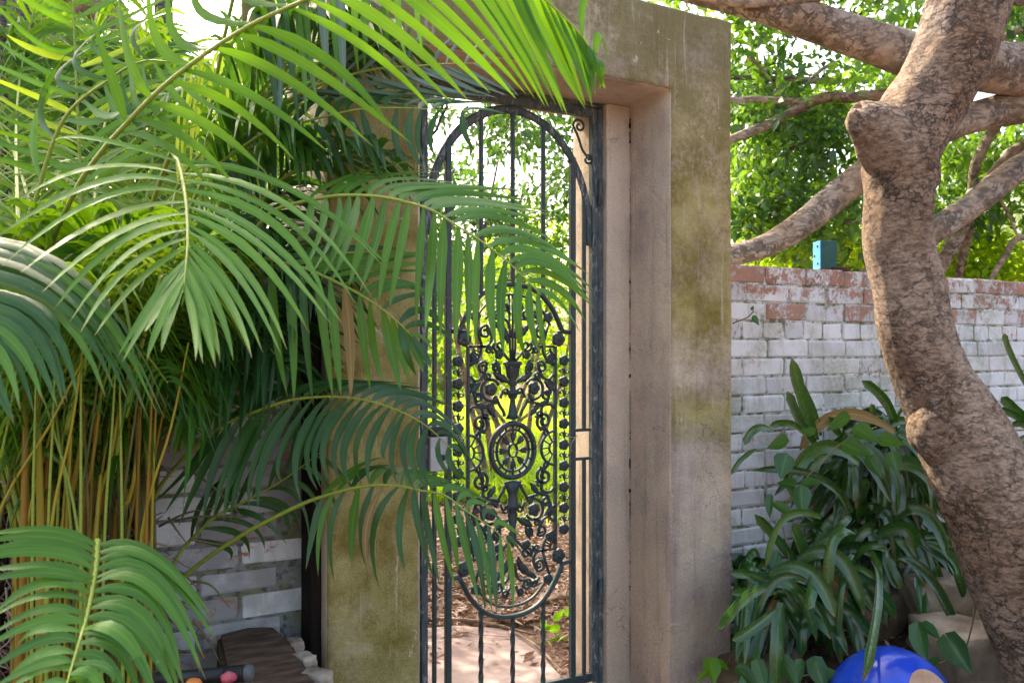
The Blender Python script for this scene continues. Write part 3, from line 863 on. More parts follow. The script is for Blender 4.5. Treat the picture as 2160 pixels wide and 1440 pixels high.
# ------------------------------------------------------------------ leaf masses
def leaf_cloud(name, centers, n, size, mat, parent=None, seed=1, origin=None, sun_bias=.25, kind='stuff', stretch=2.1, droop=.25):
    """many small folded leaves; centers = rows of x, y, z, rx, ry, rz.  Leaves sit mostly near the skin of each clump."""
    g = np.random.default_rng(seed)
    C = np.array(centers, dtype=float)
    w = (C[:, 3] * C[:, 4] * C[:, 5]) ** (2 / 3)
    idx = g.choice(len(C), size=n, p=w / w.sum())
    d = g.normal(size=(n, 3)); d /= np.linalg.norm(d, axis=1)[:, None]
    r = g.uniform(.25, 1.0, n) ** .6
    P = C[idx, :3] + d * r[:, None] * C[idx, 3:6]
    # leaf frames: long axis outwards and drooping, normal up-ish
    ax = d * .7 + g.normal(size=(n, 3)) * .6; ax[:, 2] -= droop
    ax /= np.linalg.norm(ax, axis=1)[:, None]
    nm = g.normal(size=(n, 3)) * .55 + np.array([0, 0, 1.0]) + d * sun_bias
    bx = np.cross(nm, ax); bx /= np.linalg.norm(bx, axis=1)[:, None]
    nz = np.cross(ax, bx)
    L = size * g.uniform(.65, 1.3, n); W = L / stretch
    def row(a, b, c): return P + ax * (L * a)[:, None] + bx * (W * b)[:, None] + nz * (L * c)[:, None]
    V = np.stack([row(0, 0, 0), row(.42, .5, .06), row(.42, 0, -.02), row(.42, -.5, .06), row(1.0, 0, -.10)], axis=1).reshape(-1, 3)
    o0 = np.array(origin if origin is not None else C[:, :3].mean(axis=0))
    me = bpy.data.meshes.new(name)
    nf = n * 4
    base = (np.arange(n) * 5)[:, None]
    tri = np.array([[0, 2, 1], [0, 3, 2], [1, 2, 4], [2, 3, 4]])
    loops = (base[:, :, None] + tri[None]).reshape(-1).astype(np.int32)
    me.vertices.add(n * 5); me.vertices.foreach_set('co', (V - o0).astype(np.float32).ravel())
    me.loops.add(nf * 3); me.loops.foreach_set('vertex_index', loops)
    me.polygons.add(nf)
    me.polygons.foreach_set('loop_start', np.arange(0, nf * 3, 3, dtype=np.int32))
    me.polygons.foreach_set('loop_total', np.full(nf, 3, dtype=np.int32))
    me.update(calc_edges=True); me.validate()
    me.materials.append(mat)
    o = place(bpy.data.objects.new(name, me), parent, o0)
    if kind: o['kind'] = kind
    return o

def clumps(region, n, seed, r=(.3, .6), squash=.75):
    "clump centres scattered over picture-space boxes: region rows = x0,x1,y0,y1,d0,d1,weight"
    rr = random.Random(seed)
    out = []
    tot = sum(q[6] for q in region)
    for q in region:
        for _ in range(max(1, round(n * q[6] / tot))):
            d = rr.uniform(q[4], q[5])
            p = at(rr.uniform(q[0], q[1]), rr.uniform(q[2], q[3]), d)
            s = rr.uniform(*r)
            out.append((p.x, p.y, max(p.z, .05), s, s, s * squash))
    return out

def wob_bark(amp, sx, seed):
    def w(t, g, p):
        q = Vector((math.cos(g) * 1.3, math.sin(g) * 1.3, 0)) + p * sx + Vector((seed, seed * 2, 0))
        return 1 + amp * noise.noise(q) + amp * .5 * noise.noise(q * 2.7)
    return w

def limb(name, keys, mat, parent, n=40, sides=14, amp=.08, sx=3.0, seed=0):
    "keys: (px, py, depth, half width in px)"
    P = catmull([(*at(x, y, d), hw / F * d) for x, y, d, hw in keys], n)
    v, f = tube_geo([p[:3] for p in P], [max(.002, p[3]) for p in P], sides, wob=wob_bark(amp, sx, seed))
    return mesh_obj(name, v, f, mat, parent)

# the great fig behind the wall: bole out of frame to the right, limbs sweeping over the wall
fig = tag(empty('fig_tree', at(2560, 1200, 7.2)), 'spreading fig with long smooth limbs sweeping over the white wall', 'tree')
LB = M['limb']
limb('trunk', [(2560, 1180, 7.2, 200), (2550, 900, 7.2, 160), (2545, 600, 7.2, 150), (2560, 300, 7.2, 150), (2600, 0, 7.2, 130)], LB, fig, 40, 20)
limb('limb', [(2545, 250, 7.2, 75), (2300, 165, 6.6, 60), (2130, 146, 6.0, 55), (1950, 124, 5.7, 46), (1800, 76, 5.6, 41), (1640, 22, 5.6, 36), (1480, -20, 5.7, 31), (1330, -60, 5.8, 26)], LB, fig, 60, seed=1)
limb('limb', [(2540, 300, 7.2, 60), (2300, 190, 6.4, 40), (2170, 222, 6.2, 36), (2080, 240, 6.1, 33), (2000, 268, 6.0, 31), (1915, 310, 6.0, 31), (1835, 358, 5.9, 31), (1765, 412, 5.9, 31), (1700, 466, 5.8, 29), (1625, 514, 5.7, 26), (1548, 537, 5.6, 24), (1440, 548, 5.6, 20), (1330, 540, 5.7, 14)], LB, fig, 70, seed=2)
limb('limb', [(2545, 420, 7.2, 60), (2300, 300, 6.6, 34), (2160, 350, 6.3, 28), (2062, 425, 6.2, 27), (1971, 487, 6.1, 26), (1890, 545, 6.1, 23), (1800, 600, 6.1, 16)], LB, fig, 50, seed=3)
limb('limb', [(2545, 400, 7.2, 45), (2300, 240, 7.0, 20), (2160, 308, 6.9, 14), (2125, 334, 6.9, 13), (2083, 383, 6.8, 12), (2040, 455, 6.8, 15), (2010, 515, 6.8, 16), (1978, 575, 6.8, 14), (1950, 640, 6.8, 10)], LB, fig, 50, seed=4)
limb('branch', [(2170, 180, 6.6, 14), (2100, 267, 6.9, 11), (2068, 325, 6.9, 11), (2054, 362, 6.9, 10), (2046, 470, 6.9, 10), (2021, 585, 6.9, 8), (2015, 680, 6.9, 6)], LB, fig, 40, seed=5)
limb('branch', [(2060, 235, 6.2, 16), (1960, 190, 6.2, 14), (1880, 198, 6.2, 13), (1800, 206, 6.2, 12), (1740, 206, 6.2, 11), (1690, 226, 6.2, 11), (1640, 254, 6.2, 11), (1545, 293, 6.2, 9), (1450, 330, 6.2, 6)], LB, fig, 40, seed=6)
limb('branch', [(1700, 216, 6.2, 8), (1660, 214, 6.2, 8), (1600, 209, 6.2, 7), (1540, 210, 6.2, 6), (1430, 190, 6.2, 4)], LB, fig, 30, seed=7)
limb('branch', [(1760, 172, 6.8, 7), (1660, 168, 6.8, 7), (1545, 164, 6.8, 5), (1440, 170, 6.8, 3)], LB, fig, 24, seed=8)
limb('branch', [(1660, 172, 6.8, 5), (1638, 192, 6.8, 5), (1612, 214, 6.8, 4)], LB, fig, 14, seed=9)
limb('branch', [(2545, 100, 7.2, 40), (2300, 20, 6.2, 20), (2100, -10, 5.8, 16), (1900, -30, 5.6, 16), (1720, -10, 5.5, 13), (1640, 4, 5.5, 11), (1560, 6, 5.5, 9), (1470, -6, 5.5, 7), (1380, -20, 5.5, 4)], LB, fig, 40, seed=10)
limb('branch', [(2500, 60, 6.8, 16), (2250, 20, 6.4, 9), (2140, 68, 6.4, 8), (2100, 90, 6.4, 6), (2040, 120, 6.4, 3)], LB, fig, 24, seed=11)
limb('branch', [(2300, 520, 6.8, 9), (2160, 500, 6.6, 7), (2120, 540, 6.6, 6), (2090, 590, 6.6, 5), (2060, 640, 6.6, 3)], LB, fig, 20, seed=12)
for k, (x, y, dx, dy) in enumerate([(1720, 400, -110, 25), (1690, 430, -140, -18), (1850, 470, 60, -60), (1640, 330, 90, -40), (1760, 130, -70, 60), (1950, 560, 60, 40), (2110, 420, 40, 90), (1580, 120, 60, 70), (1780, 470, 70, 10), (2080, 60, -60, 70)]):
    limb('twig', [(x, y, 6.5, 4), (x + dx * .5, y + dy * .5 - 6, 6.5, 3), (x + dx, y + dy, 6.5, 1.5)], LB, fig, 14, 6, seed=20 + k)
fr = [(1548, 1720, -60, 75, 6.2, 8.5, 1.0), (1548, 1650, 120, 300, 6.2, 9, 2.0), (1640, 1830, 150, 330, 6.2, 9, 2.3), (1548, 1780, 290, 470, 6.2, 9, 3.0),
      (1548, 1830, 430, 545, 6.3, 8.5, 1.5), (1700, 1960, -60, 20, 6.2, 8, 1.0), (1720, 1900, 100, 150, 7, 9, .5), (2090, 2200, 0, 90, 6.4, 8.5, 1.0),
      (1960, 2180, 280, 400, 6.8, 9, 1.6), (1960, 2100, 400, 520, 6.8, 9, .8), (1400, 1560, -120, 0, 6, 7.5, 1.0), (2150, 2400, 100, 520, 6.5, 9, 1.6),
      (1850, 2100, -260, -60, 6, 8, 1.5), (1560, 1850, -300, -80, 6, 8, 2)]
leaf_cloud('crown', clumps(fr, 150, 3, (.16, .36)), 15000, .105, M['fig'], fig, 4)
leaf_cloud('crown', clumps(fr, 70, 9, (.14, .30)), 5500, .10, M['fig_dark'], fig, 5)

def bush(name, label, cat, region, n_cl, n_leaf, size, mat, seed, r=(.25, .5), group=None, stems=5, stem_mat=None, kind=None):
    cl = clumps(region, n_cl, seed, r)
    c = np.array(cl)[:, :3].mean(axis=0)
    root = tag(empty(name, (c[0], c[1], 0)), label, cat, group)
    leaf_cloud('crown', cl, n_leaf, size, mat, root, seed + 100)
    rr = random.Random(seed)
    for k in range(stems):
        tip = Vector(rr.choice(cl)[:3])
        b = Vector((c[0] + rr.uniform(-.3, .3), c[1] + rr.uniform(-.3, .3), -.03))
        m1 = b.lerp(tip, .5) + Vector((rr.uniform(-.2, .2), rr.uniform(-.2, .2), .15))
        P = catmull([(*b, .035), (*m1, .022), (*tip, .006)], 14)
        v, f = tube_geo([p[:3] for p in P], [p[3] for p in P], 7)
        mesh_obj('stem', v, f, stem_mat or M['limb'], root)
    return root

# seen through the gate
bush('garden_tree', 'dark leaved tree standing against the bright sky beyond the gate', 'tree',
     [(880, 1010, 330, 480, 7.5, 10, 1.3), (1000, 1120, 190, 290, 6.5, 9, 1.2), (1110, 1240, 230, 420, 7, 10, 1.7), (960, 1100, 400, 520, 8, 10.5, 1.1), (1000, 1220, 420, 620, 8, 10, 1.8), (880, 1000, 470, 620, 8, 10, 1.0), (850, 960, 200, 300, 7, 9, .5), (880, 1250, 60, 170, 7, 9, 1.2)],
     66, 6400, .09, M['fig_dark'], 31, (.16, .34), stems=4)
bush('garden_shrub', 'sunlit yellow green shrub filling the upper gap of the gate', 'shrub',
     [(1080, 1250, 440, 720, 10.0, 11.2, 2), (880, 1060, 540, 760, 10.0, 11.2, 2), (980, 1180, 500, 640, 10.4, 11.4, 1.2)], 54, 5200, .10, M['shrub'], 32, (.2, .4), stems=5)
bush('garden_shrub', 'lower sunlit shrub behind the cast gate panel', 'shrub',
     [(870, 1240, 690, 800, 12.2, 13.2, 3), (900, 1230, 760, 850, 12, 13, 1.5)], 44, 4200, .12, M['shrub'], 33, (.24, .46), stems=4)
bush('garden_shrub', 'mid green shrub left of the gate panel, behind the lock', 'shrub',
     [(820, 940, 640, 820, 8.6, 9.8, 2)], 14, 1300, .10, M['fig'], 34, (.22, .4), stems=5)
# over the wall on the right
bush('garden_shrub', 'bright shrub rising above the wall under the low fig limb', 'shrub',
     [(1548, 1850, 505, 600, 6.8, 9, 2), (1800, 1900, 470, 600, 7, 9, .6)], 34, 5200, .085, M['shrub'], 35, (.16, .32), stems=5)
bush('garden_shrub', 'bright shrub above the wall right of the leaning trunk', 'shrub',
     [(1970, 2080, 480, 610, 7, 8.5, 1.3), (2080, 2260, 540, 640, 6.8, 8.5, 1.5)], 30, 4200, .085, M['shrub'], 36, (.16, .34), stems=5)
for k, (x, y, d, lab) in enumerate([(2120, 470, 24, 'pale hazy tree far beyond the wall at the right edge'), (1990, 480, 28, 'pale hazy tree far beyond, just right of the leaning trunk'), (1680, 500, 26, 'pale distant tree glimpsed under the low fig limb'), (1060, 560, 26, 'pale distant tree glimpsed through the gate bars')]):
    bush('distant_tree', lab, 'tree', [(x - 90, x + 90, y - 40, y + 200, d, d + 3, 1)], 22, 2600, .26, M['hazed_leaf'], 60 + k, (.7, 1.3), 'pale trees far beyond the garden', stems=3)
# behind the palms on the left
bush('garden_tree', 'mid green leafy tree behind the palms at upper left', 'tree',
     [(-150, 330, -150, 130, 6, 9, 2.5), (-150, 420, 130, 520, 6, 9, 3), (480, 900, 0, 300, 6, 9, 1.6), (300, 720, 300, 520, 6, 9, 1.6)], 70, 9500, .10, M['fig'], 37, (.2, .42), stems=8)
bush('garden_tree', 'sunlit yellow green tree mixed in behind the palms at upper left', 'tree',
     [(-150, 300, -100, 500, 5.5, 8.5, 2), (200, 720, 180, 520, 5.5, 8.5, 1.2)], 40, 5200, .10, M['shrub'], 38, (.2, .4), stems=7)
lim2 = tag(empty('fig_tree', at(-60, 1150, 6.5)), 'brown limbed tree glimpsed through the palm fronds at upper left, its unseen canopy added for shade', 'tree')
limb('trunk', [(-60, 1150, 6.5, 60), (-40, 700, 6.5, 50), (40, 300, 6.5, 42), (130, 60, 6.5, 36), (180, -80, 6.5, 30)], LB, lim2, 30)
limb('limb', [(130, 30, 6.5, 28), (215, 20, 6.4, 26), (290, 80, 6.4, 24), (370, 130, 6.4, 20), (460, 160, 6.4, 14)], LB, lim2, 24)
limb('limb', [(40, 300, 6.5, 18), (200, 265, 6.4, 12), (300, 255, 6.4, 10), (380, 240, 6.4, 7)], LB, lim2, 24)
limb('limb', [(180, -80, 6.5, 30), (120, -420, 6.2, 24), (-60, -760, 6.0, 18), (-300, -1000, 6.0, 10)], LB, lim2, 24)
leaf_cloud('crown', clumps([(-900, 40, -1350, -600, 5.2, 6.6, 3), (-400, 60, -800, -420, 5.4, 6.6, 1)], 54, 71, (.3, .55)), 4600, .13, M['fig'], lim2, 72)  # unseen canopy added above the view to shade the front fronds
for x, hw, y0, d, lab in ((6, 7, 1000, 3.6, 'slim pale trunk at the very left edge of the picture'), (345, 20, 900, 4.6, 'grey palm trunk standing behind the fan of yellow leaflets'), (528, 19, 900, 4.0, 'smooth green grey palm trunk between the fan and the gateway')):
    t_ = tag(empty('palm_trunk', aw(x, 735, 4.0) * 1.0), lab, 'palm trunk')
    limb('trunk', [(x - 4, 1500, d, hw * 1.1), (x, y0, d, hw), (x + 4, 400, d, hw), (x, 0, d, hw * .95), (x - 6, -260, d, hw * .9)], M['cane_grey'] if hw != 19 else M['cane_old'], t_, 40, amp=.05)
t_ = tag(empty('palm_trunk', aw(30, 735, 4.0)), 'dark leaning trunk with pale edges in the upper left corner', 'palm trunk')
limb('trunk', [(-30, 1500, 4.4, 20), (-6, 700, 4.4, 20), (14, 330, 4.4, 20), (36, 150, 4.4, 22), (52, -30, 4.4, 22), (70, -300, 4.4, 20)], M['cane_grey'], t_, 40, amp=.06)

# ------------------------------------------------------------------ ground cover beyond the gate
def ground_blades(name, region, n, h, w, mat, seed, lean=.4):
    g = np.random.default_rng(seed)
    V, Fc = [], []
    for k in range(n):
        x = g.uniform(region[0], region[1]); y = g.uniform(region[2], region[3])
        d = F * EYE / (y - 735)
        p = at(x, y, d)
        if g.uniform() > .35 + .65 * (noise.noise(Vector((p.x * 1.3, p.y * 1.3, 3))) * .5 + .5) * 1.3: continue
        hh = h * g.uniform(.5, 1.3); a = g.uniform(0, 6.28)
        bx = Vector((math.cos(a), math.sin(a), 0)); ln = Vector((g.normal() * lean, g.normal() * lean, 1)) * hh
        ww = w * g.uniform(.7, 1.3)
        o = len(V); p.z = 0
        V += [p - bx * ww, p + bx * ww, p + ln * .55 + bx * ww * .8, p + ln * .55 - bx * ww * .8, p + ln + Vector((ln.x, ln.y, -hh * .12)) * .5]
        Fc += [(o, o + 1, o + 2, o + 3), (o + 3, o + 2, o + 4)]
    return tag(mesh_obj(name, V, Fc, mat), kind='stuff')
ground_blades('grass', (840, 1260, 838, 1062), 20000, .24, .008, M['grass'], 5)
ground_blades('grass', (1090, 1230, 1060, 1110), 300, .12, .005, M['grass'], 6)

def litter(name, n, seed):
    g = np.random.default_rng(seed)
    V, Fc = [], []
    for k in range(n):
        x = g.uniform(850, 1260); y = 1040 + 420 * g.uniform() ** .9
        d = F * EYE / (y - 735)
        if d < 3.75: continue
        p = at(x, y, d); p.z = g.uniform(.0, .035)
        a = g.uniform(0, 6.28); ax = Vector((math.cos(a), math.sin(a), g.normal() * .25)); bx = ax.cross(Vector((g.normal() * .35, g.normal() * .35, 1))).normalized()
        nz = bx.cross(ax).normalized()
        L = g.uniform(.012, .038) if g.uniform() < .85 else g.uniform(.04, .07); W = L * g.uniform(.16, .38)
        if 1320 < y < 1440 and x < 1200 and g.uniform() < .93: continue
        o = len(V)
        V += [p - ax * L, p + bx * W + nz * L * .15, p + ax * L, p - bx * W + nz * L * .15]
        Fc += [(o, o + 1, o + 2), (o, o + 2, o + 3)]
    return tag(mesh_obj(name, V, Fc, M['litter']), kind='stuff')
litter('leaf_litter', 9000, 8)
def fallen_stick(a, b, r, lab):
    p0, p1 = a, b
    P = catmull([(*p0, r), (*(p0.lerp(p1, .5) + Vector((.02, .03, .01))), r * .9), (*p1, r * .5)], 12)
    v, f = tube_geo([p[:3] for p in P], [p[3] for p in P], 6)
    tag(mesh_obj('fallen_stick', v, f, M['limb'], None), lab, 'stick')
def gnd(x, y, z=.03): return at(x, y, F * (EYE - z) / (y - 735))
fallen_stick(gnd(895, 1302), gnd(1130, 1338), .011, 'long thin stick lying along the far edge of the flagstone')
fallen_stick(gnd(1125, 1180), gnd(1215, 1172), .022, 'reddish stick lying on the mulch behind the right of the cast panel')
fallen_stick(gnd(1140, 1270), gnd(1230, 1262), .016, 'brown stick lying on the mulch beside the right gate stile')
fallen_stick(gnd(1080, 1330), gnd(1190, 1420), .007, 'pale curved twig across the corner of the flagstone')
# flagstone threshold
def slab_from_outline(name, outline, z0, z1, mat, label, cat, seed=1, parent=None, rough=.006):
    b = bmesh.new()
    vs = [b.verts.new((p.x, p.y, z1)) for p in outline]
    fc = b.faces.new(vs)
    if fc.normal.z < 0: fc.normal_flip()
    r = bmesh.ops.extrude_face_region(b, geom=[fc])
    top = [e for e in r['geom'] if isinstance(e, bmesh.types.BMVert)]
    bmesh.ops.translate(b, verts=vs, vec=(0, 0, z0 - z1))
    bmesh.ops.recalc_face_normals(b, faces=b.faces)
    bmesh.ops.bevel(b, geom=[e for e in b.edges], offset=.012, segments=2, affect='EDGES')
    bmesh.ops.triangulate(b, faces=[f for f in b.faces if len(f.verts) > 4])
    bmesh.ops.subdivide_edges(b, edges=[e for e in b.edges if e.calc_length() > .12], cuts=3)
    for v in b.verts:
        p = v.co * 7 + Vector((seed, 0, 0))
        v.co += Vector((noise.noise(p), noise.noise(p + Vector((3, 5, 1))), noise.noise(p + Vector((8, 2, 6))))) * rough
    o = bm_obj(name, b, mat, parent)
    if label: tag(o, label, cat)
    return o
ol = [gnd(x, y, .02) for x, y in ((868, 1326), (960, 1318), (1060, 1325), (1115, 1345), (1150, 1380), (1180, 1420), (1196, 1470), (1200, 1560), (868, 1560))]
slab_from_outline('flagstone', ol, -.06, .022, M['flag'], 'pinkish sandstone flagstone lying just inside the gate', 'flagstone')

# ------------------------------------------------------------------ foreground trunk, stones, pot, post stub
def rock(name, cx, cy, d, sx, sy, sz, mat, label, seed, rot=0.0):
    b = bmesh.new()
    bmesh.ops.create_cube(b, size=1)
    bmesh.ops.subdivide_edges(b, edges=list(b.edges), cuts=7, use_grid_fill=True)
    p0 = at(cx, cy, d)
    for v in b.verts:
        c = v.co.copy()
        l = c.length
        c = c.lerp(c.normalized() * .62, .28)
        q = c * 2.2 + Vector((seed * 3.1, seed, 0))
        c += c.normalized() * (noise.noise(q) * .10 + noise.noise(q * 3) * .035 + noise.noise(q * 8) * .012)
        c = Vector((c.x * sx, c.y * sy, c.z * sz))
        v.co = Matrix.Rotation(rot, 3, 'Z') @ c + p0
    return tag(bm_obj(name, b, mat, None, smooth=True), label, 'rock')

v, f = grid_sheet(2.445, 7.0, .9, 2.775, 60, 30, lambda x, y: max(.0, min(1, (y - 1.55) / 1.0)) * min(1, max(0, (x - 2.3) / .5)) * .30 + .03 * noise.noise(Vector((x * 3, y * 3, 0))) - .04)
tag(mesh_obj('garden_bed', v, f, M['soil']), kind='structure')
v, f = grid_sheet(-3.0, .76, .6, 2.775, 60, 40, lambda x, y: max(.0, min(1, (y - .7) / 1.6)) * .22 + .04 * noise.noise(Vector((x * 3, y * 3, 2))) - .02)
tag(mesh_obj('palm_bed', v, f, M['soil']), kind='structure')

rock('rock', 1800, 1285, 3.80, .46, .40, .20, M['rock_dark'], 'dark brown sandstone block under the strap leaves behind the blue pot', 1, .2)
rock('rock', 1990, 1262, 3.72, .36, .34, .20, M['rock'], 'olive brown sandstone block below the strap leaves left of the trunk base', 2, -.5)
rock('rock', 2060, 1392, 3.42, .40, .36, .30, M['rock'], 'large pale sandstone block between the blue pot and the trunk', 3, -.35)
rock('rock', 1740, 1378, 3.62, .34, .3, .16, M['rock'], 'pale flat stone left of the blue pot under hanging leaves', 4, .1)
rock('rock', 1600, 1420, 3.5, .36, .3, .22, M['rock_dark'], 'dark stone low in the shade beside the gateway pier', 5, .5)
rock('rock', 2180, 1330, 3.5, .4, .4, .5, M['rock'], 'sandstone block behind the base of the leaning trunk', 6, .5)

tr = tag(empty('leaning_tree', at(2290, 1500, 3.0)), 'thick rough barked tree trunk leaning across the white wall', 'tree')
def bark_tube(name, keys, n, sides, parent, seed, amp=.055):
    P = catmull([(*at(x, y, d), hw / F * d) for x, y, d, hw in keys], n)
    def w(t, g, p):
        q = Vector((math.cos(g) * .9, math.sin(g) * .9, 0)) + p * 2.2 + Vector((seed, 0, 0))
        fine = Vector((math.cos(g) * 5, math.sin(g) * 5, 0)) + p * 34
        fl = Vector((math.cos(g) * 13, math.sin(g) * 13, 0)) + p * 60
        st = Vector((math.cos(g) * 7, math.sin(g) * 7, 0)) + p * 7
        rough = .5 + .9 * max(0, noise.noise(q * 1.7 + Vector((3, 1, 4))) + .3)
        return (1 + amp * noise.noise(q) * 1.3 + amp * .8 * noise.noise(q * 3) + .016 * rough * noise.noise(fine) + .030 * rough * abs(noise.noise(fl * .6))
                - .05 * max(0, .22 - abs(noise.noise(st))) * rough)
    v, f = tube_geo([p[:3] for p in P], [p[3] for p in P], sides, wob=w)
    return mesh_obj(name, v, f, M['trunk'], parent)
bark_tube('trunk', [(2330, 1560, 3.0, 150), (2268, 1440, 3.0, 128), (2206, 1320, 3.02, 112), (2148, 1200, 3.04, 108), (2110, 1100, 3.06, 104), (2066, 1000, 3.08, 103), (2020, 900, 3.1, 95),
                    (1966, 800, 3.12, 79), (1932, 700, 3.13, 75), (1913, 600, 3.14, 70), (1894, 500, 3.14, 69), (1898, 410, 3.14, 69), (1900, 330, 3.14, 77), (1930, 255, 3.14, 82),
                    (1970, 190, 3.13, 80), (2010, 110, 3.12, 80), (2038, 30, 3.1, 81), (2060, -60, 3.08, 84), (2110, -200, 3.05, 80)], 230, 96, tr, 1)
bark_tube('branch_stump', [(1926, 405, 3.15, 50), (1905, 335, 3.11, 66), (1862, 278, 3.06, 60), (1830, 256, 3.03, 44), (1812, 246, 3.02, 35), (1804, 242, 3.015, 26), (1803, 241, 3.015, 6)], 44, 44, tr, 5, .16)
bark_tube('burl', [(1962, 850, 3.07, 22), (1962, 890, 3.045, 44), (1970, 930, 3.045, 46), (1984, 975, 3.08, 22)], 18, 28, tr, 8, .16)
# narrow dark upright box in the corner between the left wall and the pier
tp = tag(empty('dark_upright', (.762, 2.70, 0)), 'narrow near-black upright in the gap between the brick wall and the left pier', 'post')
bm_obj('post', box_bm(.745, .7795, 2.655, 2.7715, .0, 1.72, .006, 2), M['dark_brown'], tp)

# blue glazed pot lying on its side, unglazed foot towards the path
pc = at(1884, 1496, 2.95)
axis = (RGT * .32 - FWD * .62 + UP * .45).normalized()
pot = tag(empty('glazed_pot', pc), 'round cobalt blue glazed pot lying tipped over with its bare clay base showing', 'pot')
prof = [(.09, .176), (.098, .172), (.105, .166), (.13, .155), (.165, .125), (.195, .075), (.208, .02), (.205, -.05), (.19, -.11), (.16, -.16), (.12, -.195), (.135, -.215), (.138, -.225), (.10, -.222), (.095, -.19)]
v, f = lathe_geo(prof, pc, axis, 56)
mesh_obj('glazed_body', v, f, M['glaze'], pot)
v, f = lathe_geo([(.0, .170), (.070, .171), (.084, .178), (.0899, .1765)], pc, axis, 40)
mesh_obj('clay_base', v, f, M['terracotta'], pot)

# chipped blue metal post stub on the wall
sp = aw(1741, 566, 2.88); sp.z = 1.766
st = tag(empty('metal_post_stub', sp), 'chipped bright blue square metal post stub on a rusty plate on the wall top', 'post stub')
def rot_box(name, c, sx, sy, z0, z1, ang, mat, parent, bev=.002):
    b = box_bm(-sx / 2, sx / 2, -sy / 2, sy / 2, z0, z1, bev, 1)
    bmesh.ops.rotate(b, verts=b.verts, cent=(0, 0, 0), matrix=Matrix.Rotation(ang, 3, 'Z'))
    bmesh.ops.translate(b, verts=b.verts, vec=c)
    return bm_obj(name, b, mat, parent)
an = -.42
ux, uy = Vector((math.cos(an), math.sin(an), 0)), Vector((-math.sin(an), math.cos(an), 0))
rot_box('post', sp, .078, .078, .006, .142, an, M['teal_paint'], st)
rot_box('painted_face', sp - ux * .0415, .004, .078, .006, .142, an, M['blue_paint'], st, .001)
rot_box('base_plate', sp + Vector((.02, -.005, 0)), .150, .120, .0, .008, an, M['rust'], st)
for k, (a_, z_) in enumerate(((-.012, .118), (-.014, .036), (.02, .075))):
    v, f = lathe_geo([(0, .0035), (.006, .003), (.0065, 0)], sp - ux * .0436 + uy * a_ + UP * z_, -ux, 10)
    mesh_obj('bolt_hole', v, f, M['rust'], st)
for k in range(14):
    q = sp + ux * R.uniform(.01, .08) - uy * R.uniform(.03, .055) + UP * .012
    b = bmesh.new(); bmesh.ops.create_icosphere(b, subdivisions=1, radius=R.uniform(.006, .013))
    for vv in b.verts: vv.co = Vector((vv.co.x * R.uniform(.9, 1.5), vv.co.y, vv.co.z * .6)) + q
    bm_obj('rust_flake', b, M['rust'], st)

# stone step, rubble and bits at lower left
p_ = [aw(455, 1336, 2.70), aw(585, 1322, 2.72), aw(628, 1372, 2.45), aw(660, 1450, 2.2), aw(672, 1540, 2.0), aw(500, 1560, 1.95), aw(462, 1400, 2.35)]
zt = p_[0].z
zs = .52
def gz(x, y, z): return at(x, y, F * (EYE - z) / (y - 735))
ol = [gz(x, y, zs) for x, y in ((458, 1338), (520, 1322), (580, 1320), (612, 1348), (640, 1390), (664, 1430), (700, 1510), (690, 1640), (520, 1640), (500, 1500), (470, 1400))]
slab_from_outline('stone_step', ol, .05, zs, M['slab'], 'dark brown stone slab at the foot of the left brick wall', 'stone slab', rough=.005)
for k, (x, y, s, lab) in enumerate(((622, 1362, .040, 'small pale rubble stone in the corner by the pier, farthest back'), (642, 1394, .042, 'pale rubble stone beside the brown slab, middle of three'), (668, 1432, .05, 'pale rubble stone nearest the camera beside the brown slab'))):
    rock('rock', x, y, F * (EYE - .50) / (y - 735), s * 1.1, s * 1.5, s, M['rubble'], lab, 11 + k, .3 * k)
# black tube with ribbed end, pink clip and orange ball
ta, tb = at(330, 1432, 2.02), at(515, 1419, 2.02)
tube_root = tag(empty('black_tube', ta), 'black plastic tube with a ribbed grey tipped end on the ground', 'tube')
v, f = tube_geo([ta, ta.lerp(tb, .8)], .017, 14); mesh_obj('barrel', v, f, M['black'], tube_root)
ax = (tb - ta).normalized()
pf = []
for k in range(7):
    pf += [(.016, k * .006), (.020, k * .006 + .001), (.020, k * .006 + .004), (.016, k * .006 + .005)]
v, f = lathe_geo(pf, ta.lerp(tb, .80), ax, 18); mesh_obj('ribbed_grip', v, f, M['black'], tube_root)
v, f = lathe_geo([(.016, 0), (.020, .004), (.020, .014), (.015, .020), (0, .021)], ta.lerp(tb, .80) + ax * .042, ax, 18); mesh_obj('end_cap', v, f, M['cap'], tube_root)
def pebble(name, c, sx, sy, sz, mat, label, cat, seed):
    b = bmesh.new(); bmesh.ops.create_icosphere(b, subdivisions=3, radius=1)
    for vv in b.verts:
        n_ = 1 + .16 * noise.noise(vv.co * 1.7 + Vector((seed, 0, 0)))
        vv.co = Vector((vv.co.x * sx, vv.co.y * sy, vv.co.z * sz)) * n_ + c
    tag(bm_obj(name, b, mat, None, smooth=True), label, cat)
pebble('pink_toy', at(482, 1428, 1.96), .018, .014, .013, M['pink'], 'small wrinkled pink plastic lump against the black tube', 'toy', 1)
pebble('orange_ball', at(408, 1446, 1.95), .020, .020, .018, M['orange'], 'orange ball at the bottom edge below the palm fronds', 'ball', 2)

